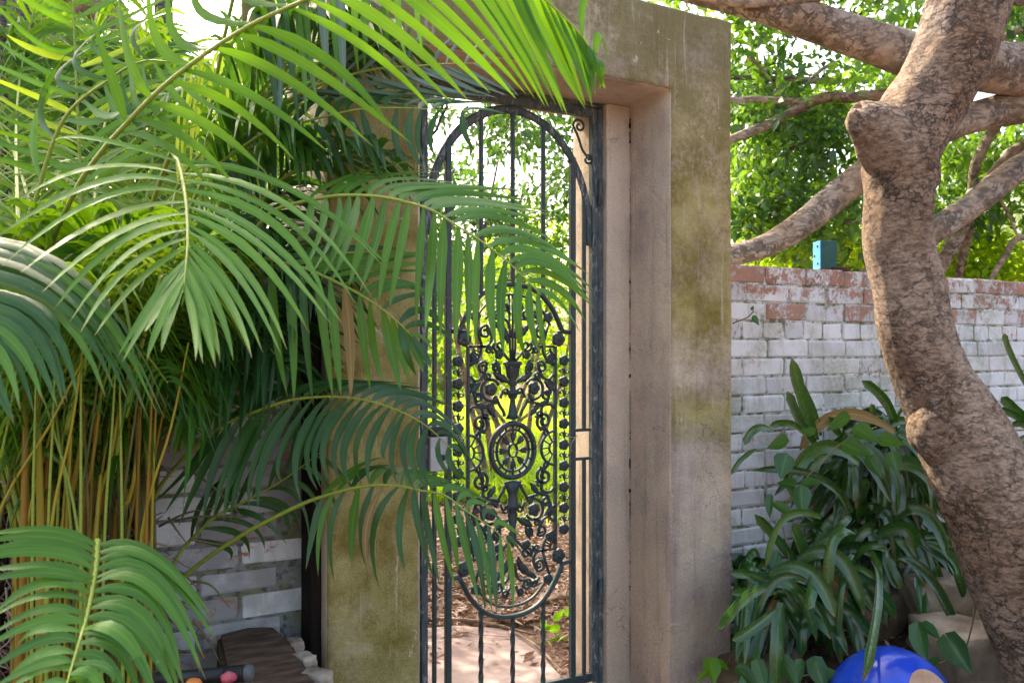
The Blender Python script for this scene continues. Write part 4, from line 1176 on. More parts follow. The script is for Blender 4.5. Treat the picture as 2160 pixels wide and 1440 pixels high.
# ------------------------------------------------------------------ palms
def blade_geo(Rt, Md, Tp, W, wdir, n=9, fold=.22, roll=0.0, tail=1.0):
    "one leaflet: arching strip with a midrib crease, tapering to a point; uv = (along, across)"
    ctl = Md * 2 - (Rt + Tp) * .5
    vs, fs, uv = [], [], []
    for i in range(n):
        t = i / (n - 1)
        p = Rt * (1 - t) ** 2 + ctl * 2 * t * (1 - t) + Tp * t * t
        tg = (ctl - Rt) * (1 - t) + (Tp - ctl) * t
        if tg.length < 1e-6: tg = Tp - Rt
        tg.normalize()
        w = wdir - tg * wdir.dot(tg)
        if w.length < 1e-4: w = tg.orthogonal()
        w.normalize()
        if roll: w = Matrix.Rotation(roll * t, 3, tg) @ w
        nn = tg.cross(w)
        h = W * .5 * min(1.0, .30 + 2.6 * t) * max(.015, (1 - t ** 2.6)) ** .85
        vs += [p - w * h + nn * h * fold, p, p + w * h + nn * h * fold]
        uv += [(t, 0), (t, .5), (t, 1)]
    for i in range(n - 1):
        a = i * 3
        fs += [(a, a + 1, a + 4, a + 3), (a + 1, a + 2, a + 5, a + 4)]
    return vs, fs, uv

def set_uv(o, uv):
    me = o.data
    l = me.uv_layers.new(name='UVMap')
    idx = np.empty(len(me.loops), dtype=np.int32); me.loops.foreach_get('vertex_index', idx)
    l.data.foreach_set('uv', np.array(uv, dtype=np.float32)[idx].ravel())

def blade(name, Rt, Md, Tp, W, wdir, mat, parent, **kw):
    vs, fs, uv = blade_geo(Rt, Md, Tp, W, wdir, **kw)
    o = mesh_obj(name, vs, fs, mat, parent, origin=Rt)
    set_uv(o, uv)
    return o

def lerp_keys(keys, s):
    "keys: (s, midx, midy, midd, tipx, tipy, tipd)"
    if s <= keys[0][0]: return keys[0][1:]
    for a, b in zip(keys, keys[1:]):
        if s <= b[0]:
            t = (s - a[0]) / (b[0] - a[0])
            return tuple(u + (v - u) * t for u, v in zip(a[1:], b[1:]))
    return keys[-1][1:]

PALMS = {}
def palm(key, px, d, label, lean=0):
    b = at(px, 1500, min(d, wall_d(px) - .15)); b.z = .08
    PALMS[key] = tag(empty('golden_cane_palm', b), label, 'palm', None)
    return PALMS[key]

def frond(pk, rach, nl, nr, left, right, W, mat, seed, petiole=None, rw=.0045, jit=.5, s0=0.0, roll=.35, fold=.22, pairs=None, wscale=None, n=9):
    rr = random.Random(seed)
    root = PALMS[pk]
    P = catmull([(*at(x, y, d),) for x, y, d in rach], 48)
    path = [Vector(p) for p in P]
    full = path
    if petiole:
        pp = [Vector(at(*front(*q))) for q in petiole]
        pre = catmull([tuple(q) for q in pp] + [tuple(path[0]), tuple(path[3])], 24)
        k = [i for i, q in enumerate(pre) if (Vector(q) - path[0]).length < 1e-3] or [len(pre) - 2]
        full = [Vector(q) for q in pre[:max(2, int(len(pre) * (len(pp)) / (len(pp) + 1)))]] + path
    N = len(full)
    v, f = tube_geo(full, [rw * (1.5 - 1.25 * i / (N - 1)) for i in range(N)], 7)
    fr_ = mesh_obj('frond', v, f, M['rachis'], root)
    for side, cnt, keys in ((0, nl, left), (1, nr, right)):
        if not keys: continue
        for i in range(cnt):
            s = s0 + (1 - s0) * (i + .5 + rr.uniform(-.22, .22)) / cnt
            s = min(.999, max(0, s))
            q = s * (len(path) - 1); i0 = min(int(q), len(path) - 2)
            Rt = path[i0].lerp(path[i0 + 1], q - i0)
            tan = (path[min(i0 + 2, len(path) - 1)] - path[max(i0 - 1, 0)]).normalized()
            mx, my, md, tx, ty, td = lerp_keys(keys, s)
            j = jit
            Md = at(mx + rr.gauss(0, 5 * j), my + rr.gauss(0, 5 * j), md + rr.gauss(0, .02 * j))
            Tp = at(tx + rr.gauss(0, 13 * j), ty + rr.gauss(0, 12 * j), td + rr.gauss(0, .04 * j))
            if rr.random() < .035: continue
            if rr.random() < .10: Tp = Md.lerp(Tp, rr.uniform(.35, .8)) + UP * rr.uniform(-.03, .01)      # broken or short tip
            ww = W * (1 - .35 * s ** 3) * rr.uniform(.78, 1.15)
            lt = (Tp - Rt).normalized()
            cv = lt.cross(Vector((SY * .8, CY * .8, -.45)))
            if cv.dot(tan) < 0: cv = -cv
            wd = tan * .7 + cv * .8 + Vector((rr.gauss(0, .14), rr.gauss(0, .14), rr.gauss(0, .14)))
            blade('leaflet', Rt, Md, Tp, ww, wd, M['palm_dead'] if (rr.random() < .015 and .25 < s < .8 and seed not in (1, 3)) else M[mat] if isinstance(mat, str) else M[rr.choice(mat)], fr_, n=n, fold=fold * rr.uniform(.5, 1.3), roll=rr.uniform(-roll, roll))
    return fr_

palm('a', 150, 2.35, 'pale green palm with the big fountain shaped frond nearest the camera at centre left')
palm('b', 240, 2.5, 'mid green palm whose frond reaches across the upper half of the iron gate')
palm('c', 300, 2.6, 'dark green palm whose low fronds hang in front of the left pier and lock')
palm('d', 90, 2.6, 'palm with the long sunlit frond arching across the top of the lintel')
palm('e', 330, 2.75, 'palm with a fan of yellow backlit leaflets and a grey ragged frond by the lintel')

# F1 hero frond, hanging towards the camera
frond('a', [(362, 318, 2.02), (378, 350, 1.93), (392, 420, 1.80), (396, 500, 1.68), (393, 550, 1.62), (388, 602, 1.57)], 17, 19,
      [(0, 230, 280, 1.9, -80, 285, 1.80), (.2, 190, 303, 1.84, -60, 335, 1.75), (.24, 195, 345, 1.80, -30, 410, 1.66), (.30, 225, 375, 1.76, -15, 470, 1.62), (.36, 215, 413, 1.73, 0, 552, 1.58), (.42, 232, 458, 1.68, 48, 590, 1.53),
       (.51, 257, 505, 1.64, 108, 645, 1.50), (.58, 272, 545, 1.60, 152, 685, 1.48), (.66, 285, 588, 1.57, 190, 712, 1.47), (.76, 312, 632, 1.54, 243, 745, 1.46), (.87, 328, 660, 1.52, 278, 757, 1.45), (1, 362, 680, 1.50, 336, 755, 1.45)],
      [(0, 590, 365, 2.0, 815, 500, 1.97), (.2, 605, 395, 1.95, 822, 580, 1.90), (.26, 608, 435, 1.88, 790, 636, 1.82), (.31, 592, 462, 1.84, 758, 660, 1.78), (.37, 577, 486, 1.80, 726, 678, 1.73), (.42, 560, 510, 1.76, 703, 686, 1.69), (.47, 540, 530, 1.73, 660, 698, 1.65),
       (.53, 517, 570, 1.69, 610, 738, 1.60), (.58, 494, 592, 1.66, 571, 752, 1.57), (.66, 480, 626, 1.61, 545, 755, 1.53), (.76, 447, 645, 1.57, 491, 770, 1.50), (.9, 422, 672, 1.54, 440, 765, 1.48), (1, 410, 685, 1.52, 421, 757, 1.47)],
      .0225, 'palm_pale', 1, petiole=[(250, 900, 2.4), (300, 520, 2.3)], jit=.55, s0=.14)
# F2 lower left
frond('a', [(206, 1140, 1.62), (203, 1190, 1.55), (195, 1240, 1.49), (184, 1295, 1.43), (168, 1350, 1.37), (150, 1410, 1.32), (135, 1465, 1.28)], 17, 18,
      [(0, 100, 1108, 1.55, -60, 1122, 1.5), (.15, 90, 1150, 1.5, -60, 1165, 1.45), (.3, 90, 1200, 1.45, -60, 1225, 1.4), (.45, 85, 1265, 1.4, -40, 1330, 1.36),
       (.6, 85, 1325, 1.36, -40, 1385, 1.32), (.75, 85, 1380, 1.32, -30, 1430, 1.29), (.9, 90, 1435, 1.29, 10, 1490, 1.26), (1, 115, 1480, 1.27, 80, 1540, 1.25)],
      [(0, 320, 1158, 1.62, 448, 1290, 1.60), (.12, 330, 1190, 1.58, 452, 1345, 1.55), (.28, 322, 1235, 1.52, 432, 1425, 1.5), (.42, 305, 1290, 1.46, 402, 1460, 1.44),
       (.58, 275, 1340, 1.40, 345, 1490, 1.38), (.75, 235, 1395, 1.34, 280, 1520, 1.32), (.9, 195, 1440, 1.30, 215, 1540, 1.28), (1, 150, 1490, 1.27, 150, 1550, 1.26)],
      .0245, 'palm', 2, petiole=[(290, 1420, 2.35), (262, 1260, 2.05)], jit=.5)
# F3 left edge
frond('a', [(-230, 520, 1.75), (-180, 540, 1.65), (-120, 600, 1.55), (-80, 680, 1.47), (-50, 760, 1.42)], 9, 19,
      [(0, -330, 600, 1.6, -420, 800, 1.55), (.5, -220, 720, 1.5, -260, 880, 1.45), (1, -80, 850, 1.4, -90, 950, 1.4)],
      [(0, 120, 545, 1.70, 365, 890, 1.66), (.2, 110, 575, 1.66, 318, 880, 1.62), (.4, 100, 620, 1.60, 240, 830, 1.56), (.55, 75, 655, 1.55, 170, 832, 1.5), (.7, 40, 695, 1.50, 118, 855, 1.46), (.85, 5, 740, 1.45, 62, 872, 1.42), (1, -40, 800, 1.42, 15, 890, 1.4)],
      .027, ['palm', 'palm_dark', 'palm_dark'], 3, petiole=[(60, 1100, 2.3), (-200, 700, 2.0)], jit=.5)
# F4 across the gate
frond('b', [(640, 425, 2.24), (700, 414, 2.16), (753, 412, 2.12), (808, 416, 2.08), (864, 428, 2.05), (912, 444, 2.02), (965, 477, 2.0), (1017, 510, 1.98), (1069, 551, 1.97), (1103, 583, 1.96), (1142, 622, 1.95)], 23, 21,
      [(0, 715, 372, 2.3, 880, 345, 2.35), (.12, 770, 375, 2.28, 930, 350, 2.34), (.25, 840, 378, 2.22, 1010, 392, 2.28), (.4, 930, 402, 2.16, 1115, 425, 2.2), (.52, 1010, 432, 2.12, 1180, 470, 2.15), (.63, 1080, 470, 2.08, 1215, 530, 2.1), (.75, 1130, 520, 2.05, 1245, 600, 2.05),
       (.87, 1160, 570, 2.02, 1262, 655, 2.0), (.95, 1185, 620, 2.0, 1235, 690, 1.98), (1, 1180, 650, 1.98, 1222, 728, 1.96)],
      [(0, 640, 470, 2.16, 590, 560, 2.12), (.12, 700, 490, 2.1, 655, 590, 2.08), (.24, 752, 505, 2.05, 720, 600, 2.02), (.36, 815, 525, 2.0, 795, 640, 1.98), (.46, 880, 550, 1.98, 872, 680, 1.96), (.54, 925, 580, 1.97, 918, 725, 1.95), (.64, 985, 605, 1.95, 985, 722, 1.93),
       (.74, 1032, 630, 1.94, 1042, 738, 1.92), (.86, 1078, 660, 1.93, 1090, 752, 1.92), (1, 1150, 685, 1.93, 1165, 748, 1.92)],
      .0275, 'palm', 4, petiole=[(330, 950, 2.5), (470, 600, 2.45), (560, 460, 2.34)], jit=.5)
# second frond under F4: level leaflets left of the gate and hanging ones over the left pier
frond('b', [(560, 545, 2.3), (640, 565, 2.22), (720, 600, 2.15), (790, 640, 2.1), (840, 680, 2.07), (870, 710, 2.06)], 13, 13,
      [(0, 700, 525, 2.28, 850, 520, 2.28), (.3, 770, 560, 2.22, 910, 545, 2.22), (.5, 830, 590, 2.18, 940, 600, 2.17), (.7, 880, 620, 2.14, 960, 650, 2.13), (.85, 900, 665, 2.1, 955, 712, 2.1), (1, 890, 720, 2.08, 945, 745, 2.08)],
      [(0, 568, 690, 2.24, 580, 840, 2.2), (.2, 655, 710, 2.18, 668, 847, 2.14), (.4, 733, 720, 2.14, 742, 836, 2.1), (.6, 803, 735, 2.1, 815, 822, 2.07), (.8, 862, 745, 2.06, 880, 795, 2.05), (1, 900, 750, 2.05, 925, 775, 2.04)],
      .028, ['palm', 'palm', 'palm_dark'], 5, petiole=[(330, 950, 2.55), (420, 650, 2.48)], jit=.6)
# F5 top, sunlit
frond('d', [(230, 300, 1.98), (350, 178, 1.88), (505, 67, 1.80), (644, 0, 1.74), (800, -66, 1.68), (950, -92, 1.64), (1070, -66, 1.60), (1150, 0, 1.58), (1215, 62, 1.57), (1262, 128, 1.56)], 18, 31,
      [(0, 200, 180, 1.95, 150, 60, 1.98), (.25, 420, 20, 1.86, 430, -140, 1.9), (.5, 700, -190, 1.75, 800, -300, 1.8), (.75, 1100, -190, 1.66, 1220, -220, 1.7), (.9, 1230, -40, 1.62, 1320, -20, 1.62), (1, 1275, 100, 1.58, 1290, 175, 1.58)],
      [(0, 330, 330, 1.92, 420, 430, 1.9), (.11, 480, 230, 1.86, 620, 330, 1.84), (.22, 660, 140, 1.80, 880, 300, 1.78), (.30, 770, 110, 1.76, 906, 237, 1.74), (.36, 830, 70, 1.72, 975, 205, 1.70), (.44, 950, 60, 1.68, 1095, 202, 1.66), (.53, 1035, 45, 1.64, 1141, 218, 1.62),
       (.62, 1100, 55, 1.61, 1185, 235, 1.59), (.70, 1150, 75, 1.59, 1225, 232, 1.57), (.80, 1205, 100, 1.57, 1250, 222, 1.56), (.9, 1245, 130, 1.56, 1264, 200, 1.55), (1, 1270, 150, 1.56, 1272, 175, 1.55)],
      .025, 'palm_bright', 6, petiole=[(60, 1000, 2.6), (90, 600, 2.3), (150, 420, 2.1)], jit=.55, rw=.0048)
# F6 dark combed frond before the upper left pier
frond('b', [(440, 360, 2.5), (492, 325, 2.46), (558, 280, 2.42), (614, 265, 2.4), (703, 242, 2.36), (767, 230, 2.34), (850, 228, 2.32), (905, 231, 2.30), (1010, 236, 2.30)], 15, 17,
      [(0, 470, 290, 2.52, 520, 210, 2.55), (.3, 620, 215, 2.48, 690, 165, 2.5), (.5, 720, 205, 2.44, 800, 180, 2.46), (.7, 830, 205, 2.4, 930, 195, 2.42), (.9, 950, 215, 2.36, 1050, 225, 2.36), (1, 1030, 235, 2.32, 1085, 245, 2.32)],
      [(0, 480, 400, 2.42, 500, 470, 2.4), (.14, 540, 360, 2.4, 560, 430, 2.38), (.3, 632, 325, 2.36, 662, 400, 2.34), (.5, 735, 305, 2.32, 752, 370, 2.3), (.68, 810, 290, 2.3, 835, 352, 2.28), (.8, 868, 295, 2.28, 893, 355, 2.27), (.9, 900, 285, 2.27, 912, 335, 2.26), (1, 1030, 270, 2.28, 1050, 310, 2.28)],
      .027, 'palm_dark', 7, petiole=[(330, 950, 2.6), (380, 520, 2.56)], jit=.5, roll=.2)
# F7a low frond before the pier
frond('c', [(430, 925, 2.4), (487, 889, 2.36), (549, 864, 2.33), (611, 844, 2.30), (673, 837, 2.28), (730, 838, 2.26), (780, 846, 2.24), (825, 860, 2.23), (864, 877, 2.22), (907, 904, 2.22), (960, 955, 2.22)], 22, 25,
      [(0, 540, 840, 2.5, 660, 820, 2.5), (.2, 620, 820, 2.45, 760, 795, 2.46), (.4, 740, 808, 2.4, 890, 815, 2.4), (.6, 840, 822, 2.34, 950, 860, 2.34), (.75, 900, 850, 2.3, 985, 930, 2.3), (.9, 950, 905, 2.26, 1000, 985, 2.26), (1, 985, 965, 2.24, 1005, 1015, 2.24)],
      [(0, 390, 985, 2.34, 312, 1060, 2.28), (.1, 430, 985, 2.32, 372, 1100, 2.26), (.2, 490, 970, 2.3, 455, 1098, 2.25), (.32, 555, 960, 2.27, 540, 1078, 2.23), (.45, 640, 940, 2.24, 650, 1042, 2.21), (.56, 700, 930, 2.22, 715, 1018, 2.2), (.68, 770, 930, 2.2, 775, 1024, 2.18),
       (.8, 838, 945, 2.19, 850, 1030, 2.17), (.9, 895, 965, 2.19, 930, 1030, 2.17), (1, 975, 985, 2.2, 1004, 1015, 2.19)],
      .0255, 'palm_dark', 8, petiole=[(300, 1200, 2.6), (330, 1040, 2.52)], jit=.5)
# F7b long stemmed frond hanging over the cast panel
frond('c', [(660, 1053, 2.30), (728, 1033, 2.26), (786, 1023, 2.24), (845, 1025, 2.22), (883, 1033, 2.21), (938, 1044, 2.2), (981, 1076, 2.2), (1039, 1114, 2.2), (1082, 1156, 2.2)], 15, 18,
      [(0, 740, 985, 2.36, 800, 975, 2.4), (.3, 830, 985, 2.32, 900, 992, 2.34), (.5, 900, 1008, 2.28, 985, 1030, 2.28), (.7, 990, 1038, 2.26, 1060, 1080, 2.26), (.85, 1040, 1080, 2.24, 1090, 1130, 2.24), (1, 1085, 1150, 2.22, 1100, 1190, 2.22)],
      [(0, 645, 1110, 2.28, 625, 1178, 2.26), (.1, 685, 1115, 2.26, 684, 1226, 2.24), (.2, 748, 1110, 2.24, 752, 1200, 2.22), (.38, 795, 1115, 2.2, 812, 1236, 2.18), (.48, 890, 1110, 2.19, 920, 1238, 2.17), (.6, 945, 1130, 2.18, 968, 1240, 2.16), (.72, 995, 1165, 2.17, 1015, 1285, 2.15),
       (.85, 1040, 1200, 2.17, 1058, 1298, 2.15), (1, 1090, 1215, 2.17, 1098, 1285, 2.16)],
      .0245, ['palm', 'palm_dark'], 9, petiole=[(280, 1330, 2.55), (393, 1212, 2.45), (494, 1138, 2.38), (590, 1085, 2.33)], jit=.5)
# F9 small dark frond low before the brick wall
frond('c', [(390, 1150, 2.52), (452, 1091, 2.5), (518, 1056, 2.48), (600, 1010, 2.46), (680, 950, 2.45)], 10, 10,
      [(0, 420, 1060, 2.54, 460, 1000, 2.55), (.5, 540, 990, 2.52, 560, 920, 2.53), (1, 690, 890, 2.48, 720, 850, 2.48)],
      [(0, 460, 1160, 2.5, 500, 1200, 2.48), (.4, 570, 1080, 2.46, 600, 1140, 2.44), (.7, 640, 1040, 2.44, 680, 1120, 2.42), (1, 730, 980, 2.44, 760, 1020, 2.44)],
      .020, 'palm_dark', 10, petiole=[(300, 1300, 2.6)], jit=.8)
# F8a upright backlit frond at upper left
frond('d', [(172, 430, 2.35), (168, 330, 2.35), (163, 220, 2.35), (158, 110, 2.35), (154, 0, 2.33), (150, -120, 2.3)], 15, 16,
      [(0, 80, 375, 2.3, -60, 350, 2.25), (.3, 80, 240, 2.3, -60, 190, 2.25), (.6, 75, 90, 2.3, -50, -10, 2.25), (1, 80, -160, 2.3, 0, -220, 2.25)],
      [(0, 280, 350, 2.35, 420, 350, 2.3), (.25, 270, 240, 2.35, 400, 205, 2.3), (.5, 265, 130, 2.35, 375, 60, 2.3), (.75, 250, -10, 2.35, 340, -80, 2.3), (1, 220, -170, 2.3, 280, -230, 2.3)],
      .022, ['palm_bright', 'palm', 'palm_bright', 'palm', 'palm_yellow'], 11, petiole=[(120, 1000, 2.6), (160, 640, 2.45)], jit=.9)
# F8b yellow fan
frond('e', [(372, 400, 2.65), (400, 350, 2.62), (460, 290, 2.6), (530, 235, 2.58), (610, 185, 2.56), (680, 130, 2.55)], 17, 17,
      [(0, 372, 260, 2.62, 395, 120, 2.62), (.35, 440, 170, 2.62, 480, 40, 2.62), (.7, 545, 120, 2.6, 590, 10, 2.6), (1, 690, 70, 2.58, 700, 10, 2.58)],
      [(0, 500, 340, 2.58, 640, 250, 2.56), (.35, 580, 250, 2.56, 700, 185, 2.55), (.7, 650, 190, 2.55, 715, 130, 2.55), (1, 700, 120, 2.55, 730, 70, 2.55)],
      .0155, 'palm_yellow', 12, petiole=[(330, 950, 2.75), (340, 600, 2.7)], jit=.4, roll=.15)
# F10 grey ragged frond by the lintel
frond('e', [(600, 215, 2.48), (664, 182, 2.46), (783, 148, 2.44), (878, 140, 2.42), (950, 135, 2.41), (1040, 134, 2.40)], 12, 15,
      [(0, 690, 110, 2.5, 740, 60, 2.5), (.4, 820, 95, 2.46, 850, 55, 2.46), (.7, 930, 95, 2.44, 970, 60, 2.44), (1, 1050, 110, 2.42, 1075, 85, 2.42)],
      [(0, 720, 215, 2.46, 860, 225, 2.44), (.3, 850, 190, 2.42, 990, 212, 2.4), (.55, 950, 180, 2.4, 1050, 208, 2.38), (.8, 1020, 170, 2.38, 1090, 205, 2.37), (1, 1070, 160, 2.38, 1100, 195, 2.37)],
      .0175, 'palm_grey', 13, petiole=[(420, 900, 2.75), (480, 420, 2.62)], jit=.5)
# F11 frond above the frame: leaflets hanging into the picture
frond('e', [(500, -40, 2.35), (590, -110, 2.3), (690, -140, 2.26), (800, -140, 2.24), (900, -100, 2.22)], 8, 13,
      [(0, 560, -160, 2.4, 640, -220, 2.4), (1, 950, -160, 2.3, 1000, -160, 2.3)],
      [(0, 560, 120, 2.32, 575, 290, 2.3), (.25, 620, 80, 2.28, 632, 260, 2.26), (.5, 705, 60, 2.24, 712, 215, 2.22), (.75, 780, 10, 2.22, 790, 130, 2.2), (1, 895, 10, 2.2, 908, 140, 2.2)],
      .026, ['palm_dark', 'palm', 'palm_grey'], 14, petiole=[(420, 900, 2.75), (430, 350, 2.6)], jit=.8)
# F12 dark ribbons crossing the upper left
frond('d', [(60, 470, 2.2), (130, 260, 2.15), (235, 165, 2.1), (300, 130, 2.08), (360, 130, 2.06)], 7, 10,
      [(0, 40, 300, 2.2, 60, 180, 2.2), (.6, 180, 80, 2.12, 300, 18, 2.1), (1, 380, 60, 2.1, 440, 20, 2.1)],
      [(0, 190, 420, 2.1, 330, 420, 2.05), (.3, 220, 240, 2.08, 300, 170, 2.05), (.6, 300, 260, 2.05, 355, 175, 2.05), (.8, 370, 240, 2.04, 470, 290, 2.02), (1, 440, 200, 2.04, 560, 260, 2.02)],
      .021, ['palm', 'palm_dark', 'palm_bright'], 15, petiole=[(40, 1000, 2.5)], jit=.9)

# far fronds of the clump: leaflets joined, too many to pick apart
def far_frond(root, keys, L, W, mat, seed, droop=.35, cnt=34):
    rr = random.Random(seed)
    path = [Vector(p) for p in catmull([tuple(at(*front(*k))) for k in keys], 30)]
    v, f = tube_geo(path, [.006 * (1.4 - 1.1 * i / 29) for i in range(30)], 6)
    fr_ = mesh_obj('frond', v, f, M['rachis'], root)
    parts = []
    for i in range(cnt):
        s = .18 + .81 * i / (cnt - 1)
        q = s * 29; i0 = min(int(q), 28)
        Rt = path[i0].lerp(path[i0 + 1], q - i0)
        tan = (path[min(i0 + 2, 29)] - path[max(i0 - 1, 0)]).normalized()
        side = tan.cross(UP)
        if side.length < .2: side = RGT.copy()
        side.normalize()
        prof = math.sin(math.pi * (.18 + .8 * s)) ** .6
        for sg in (-1, 1):
            dv = (tan * .55 + side * sg * rr.uniform(.7, .95) + UP * rr.uniform(-.1, .35)).normalized()
            l = L * prof * rr.uniform(.85, 1.1)
            Md = Rt + dv * l * .5 + UP * (l * .03)
            Tp = Rt + dv * l - UP * (l * droop * rr.uniform(.6, 1.5))
            vs, fs, _ = blade_geo(Rt, Md, Tp, W * rr.uniform(.8, 1.15), tan + Vector((rr.gauss(0, .2), rr.gauss(0, .2), rr.gauss(0, .2))), 7, .2, rr.uniform(-.5, .5))
            parts.append((vs, fs))
    V, Fc = join_geo(parts)
    o = mesh_obj('leaflets', V, Fc, M[mat], fr_)
    o['kind'] = 'stuff'
    return fr_
bgp = tag(empty('golden_cane_palm', at(60, 1300, 3.2)), 'tangle of backlit palm fronds filling the upper left behind the nearer fronds', 'palm')
FF = [([(120, 900, 2.65), (90, 560, 2.9), (20, 300, 3.0), (-90, 150, 3.0)], 'palm_bg'), ([(160, 900, 2.65), (190, 520, 3.0), (230, 230, 3.2), (330, 40, 3.3)], 'palm_bg'),
      ([(200, 900, 2.65), (280, 560, 3.0), (380, 400, 3.2), (520, 330, 3.3)], 'palm_bg'), ([(80, 900, 2.65), (40, 480, 3.1), (40, 180, 3.4), (90, -60, 3.5)], 'palm_bg'),
      ([(220, 880, 2.65), (300, 480, 3.2), (330, 200, 3.6), (300, -80, 3.8)], 'palm_bg'), ([(60, 900, 2.6), (-40, 640, 2.7), (-150, 560, 2.7), (-260, 560, 2.6)], 'palm_bg'),
      ([(260, 860, 2.65), (400, 560, 2.7), (520, 470, 2.68), (640, 500, 2.6)], 'palm_dark'), ([(230, 900, 2.65), (330, 640, 2.6), (450, 600, 2.55), (570, 690, 2.5)], 'palm_dark'),
      ([(140, 950, 2.6), (170, 700, 2.4), (230, 620, 2.3), (310, 640, 2.25)], 'palm_dark'), ([(60, 950, 2.5), (70, 720, 2.35), (120, 640, 2.3), (190, 690, 2.2)], 'palm_bg'),
      ([(20, 950, 2.5), (-20, 600, 2.5), (60, 470, 2.5), (200, 470, 2.5)], 'palm_bg'), ([(300, 950, 2.6), (380, 760, 2.55), (470, 740, 2.5), (560, 820, 2.45)], 'palm_dark'),
      ([(120, 500, 4.5), (150, 250, 4.6), (200, 80, 4.7), (300, -60, 4.8)], 'palm_bg'), ([(420, 500, 4.2), (440, 250, 4.4), (500, 80, 4.5), (620, 10, 4.6)], 'palm_bg'),
      ([(20, 420, 4.5), (10, 200, 4.6), (-30, 40, 4.7), (-120, -60, 4.8)], 'palm_bg'), ([(300, 420, 4.8), (250, 180, 4.9), (160, 60, 5.0), (20, 10, 5.0)], 'palm_bg'),
      ([(160, 1000, 2.55), (210, 880, 2.5), (260, 850, 2.45), (330, 900, 2.4)], 'palm_bg'), ([(60, 1000, 2.5), (30, 900, 2.45), (60, 860, 2.4), (130, 900, 2.35)], 'palm_dark')]
g_0 = random.Random(31)
FF = FF + [([(420, 900, 2.6), (520, 480, 2.5), (660, 340, 2.45), (820, 330, 2.42)], 'palm_dark'), ([(400, 900, 2.6), (470, 620, 2.52), (580, 560, 2.48), (700, 640, 2.44)], 'palm_dark'),
      ([(380, 950, 2.6), (430, 760, 2.55), (520, 700, 2.5), (610, 780, 2.46)], 'palm_dark'), ([(430, 600, 2.6), (520, 260, 2.55), (620, 120, 2.5), (760, 60, 2.48)], 'palm_dark'),
      ([(420, 640, 2.6), (480, 380, 2.55), (560, 300, 2.5), (690, 340, 2.46)], 'palm'), ([(330, 950, 2.6), (360, 820, 2.55), (420, 790, 2.5), (480, 860, 2.46)], 'palm'),
      ([(440, 500, 2.62), (560, 200, 2.58), (700, 90, 2.54), (860, 90, 2.5)], 'palm_dark')]
FF += [([(150, 980, 2.5), (140, 700, 2.42), (100, 560, 2.38), (20, 520, 2.34)], 'palm_bg'), ([(170, 980, 2.5), (180, 700, 2.42), (210, 540, 2.38), (300, 470, 2.34)], 'palm_bg'),
       ([(200, 980, 2.5), (250, 720, 2.42), (320, 600, 2.38), (420, 580, 2.34)], 'palm_bg'), ([(100, 980, 2.5), (80, 740, 2.42), (60, 640, 2.36), (-20, 600, 2.3)], 'palm_bg'),
       ([(220, 980, 2.52), (270, 760, 2.48), (300, 640, 2.44), (380, 500, 2.42)], 'palm_yellow'), ([(180, 980, 2.52), (190, 780, 2.5), (170, 620, 2.48), (130, 470, 2.46)], 'palm_yellow'),
       ([(240, 980, 2.5), (340, 780, 2.45), (420, 690, 2.42), (500, 690, 2.40)], 'palm_dark')]
for k in range(17):
    x0 = g_0.uniform(-60, 560); y0 = g_0.uniform(330, 560); d = g_0.uniform(2.7, 4.6)
    x1 = x0 + g_0.uniform(-160, 190); y1 = y0 - g_0.uniform(240, 420)
    FF.append(([(x0, y0 + 160, d), ((x0 * 2 + x1) / 3, y0 - 90, d + .1), (x1, y1, d + .15), (x1 + g_0.uniform(-160, 160), y1 + g_0.uniform(-40, 70), d + .1)], g_0.choice(['palm_bg', 'palm', 'palm', 'palm_dark', 'palm_bright'])))
for k, (ks, mt) in enumerate(FF):
    far_frond(bgp, ks, .42 if ks[0][2] < 4 else .6, .024 if ks[0][2] < 4 else .034, mt, 200 + k, cnt=30)

g_c = random.Random(12)
# canes of the clump
CN = [(37, 800, 30, 1330, 8, 'a', 'cane'), (118, 820, 64, 1180, 8, 'a', 'cane'), (144, 830, 100, 1010, 6, 'd', 'cane'), (150, 790, 140, 1160, 7, 'd', 'cane'), (182, 860, 128, 1160, 8, 'd', 'cane'),
      (212, 840, 170, 1120, 5, 'b', 'cane'), (222, 930, 176, 1130, 9, 'b', 'cane'), (228, 990, 196, 1150, 7, 'b', 'cane'), (272, 890, 242, 1130, 5, 'b', 'cane'), (286, 980, 254, 1120, 6, 'e', 'cane'),
      (80, 900, 84, 1250, 10, 'd', 'cane'), (52, 1000, 40, 1400, 10, 'a', 'cane'), (108, 1120, 100, 1420, 12, 'd', 'cane'), (300, 880, 262, 1200, 4, 'e', 'cane'), (10, 840, -6, 1400, 16, 'd', 'cane_old'),
      (330, 930, 262, 1330, 23, 'e', 'cane_old'), (252, 850, 205, 1100, 5, 'c', 'cane'), (196, 1180, 150, 1420, 7, 'c', 'cane')]
for k, (x0, y0, x1, y1, hw, pk, mt) in enumerate(CN):
    d = wall_d(x0) - .24 - .03 * (k % 6)
    if mt == 'cane_old': d = wall_d(x0) - .10
    lo = at(x1, y1, d); ext = at(x1 + (x1 - x0) * .8, 1640, d)
    limb('cane', [(x0 + (x0 - x1) * .35, y0 - 180, d + .05, hw * .55), (x0, y0, d, hw * .66), ((x0 + x1) / 2 + 3, (y0 + y1) / 2, d, hw * .74), (x1, y1, d, hw * .85), (x1 + (x1 - x0) * .2, 1560, d, hw * 1.0)], M[mt], PALMS[pk], 26, 10, .05, seed=k)
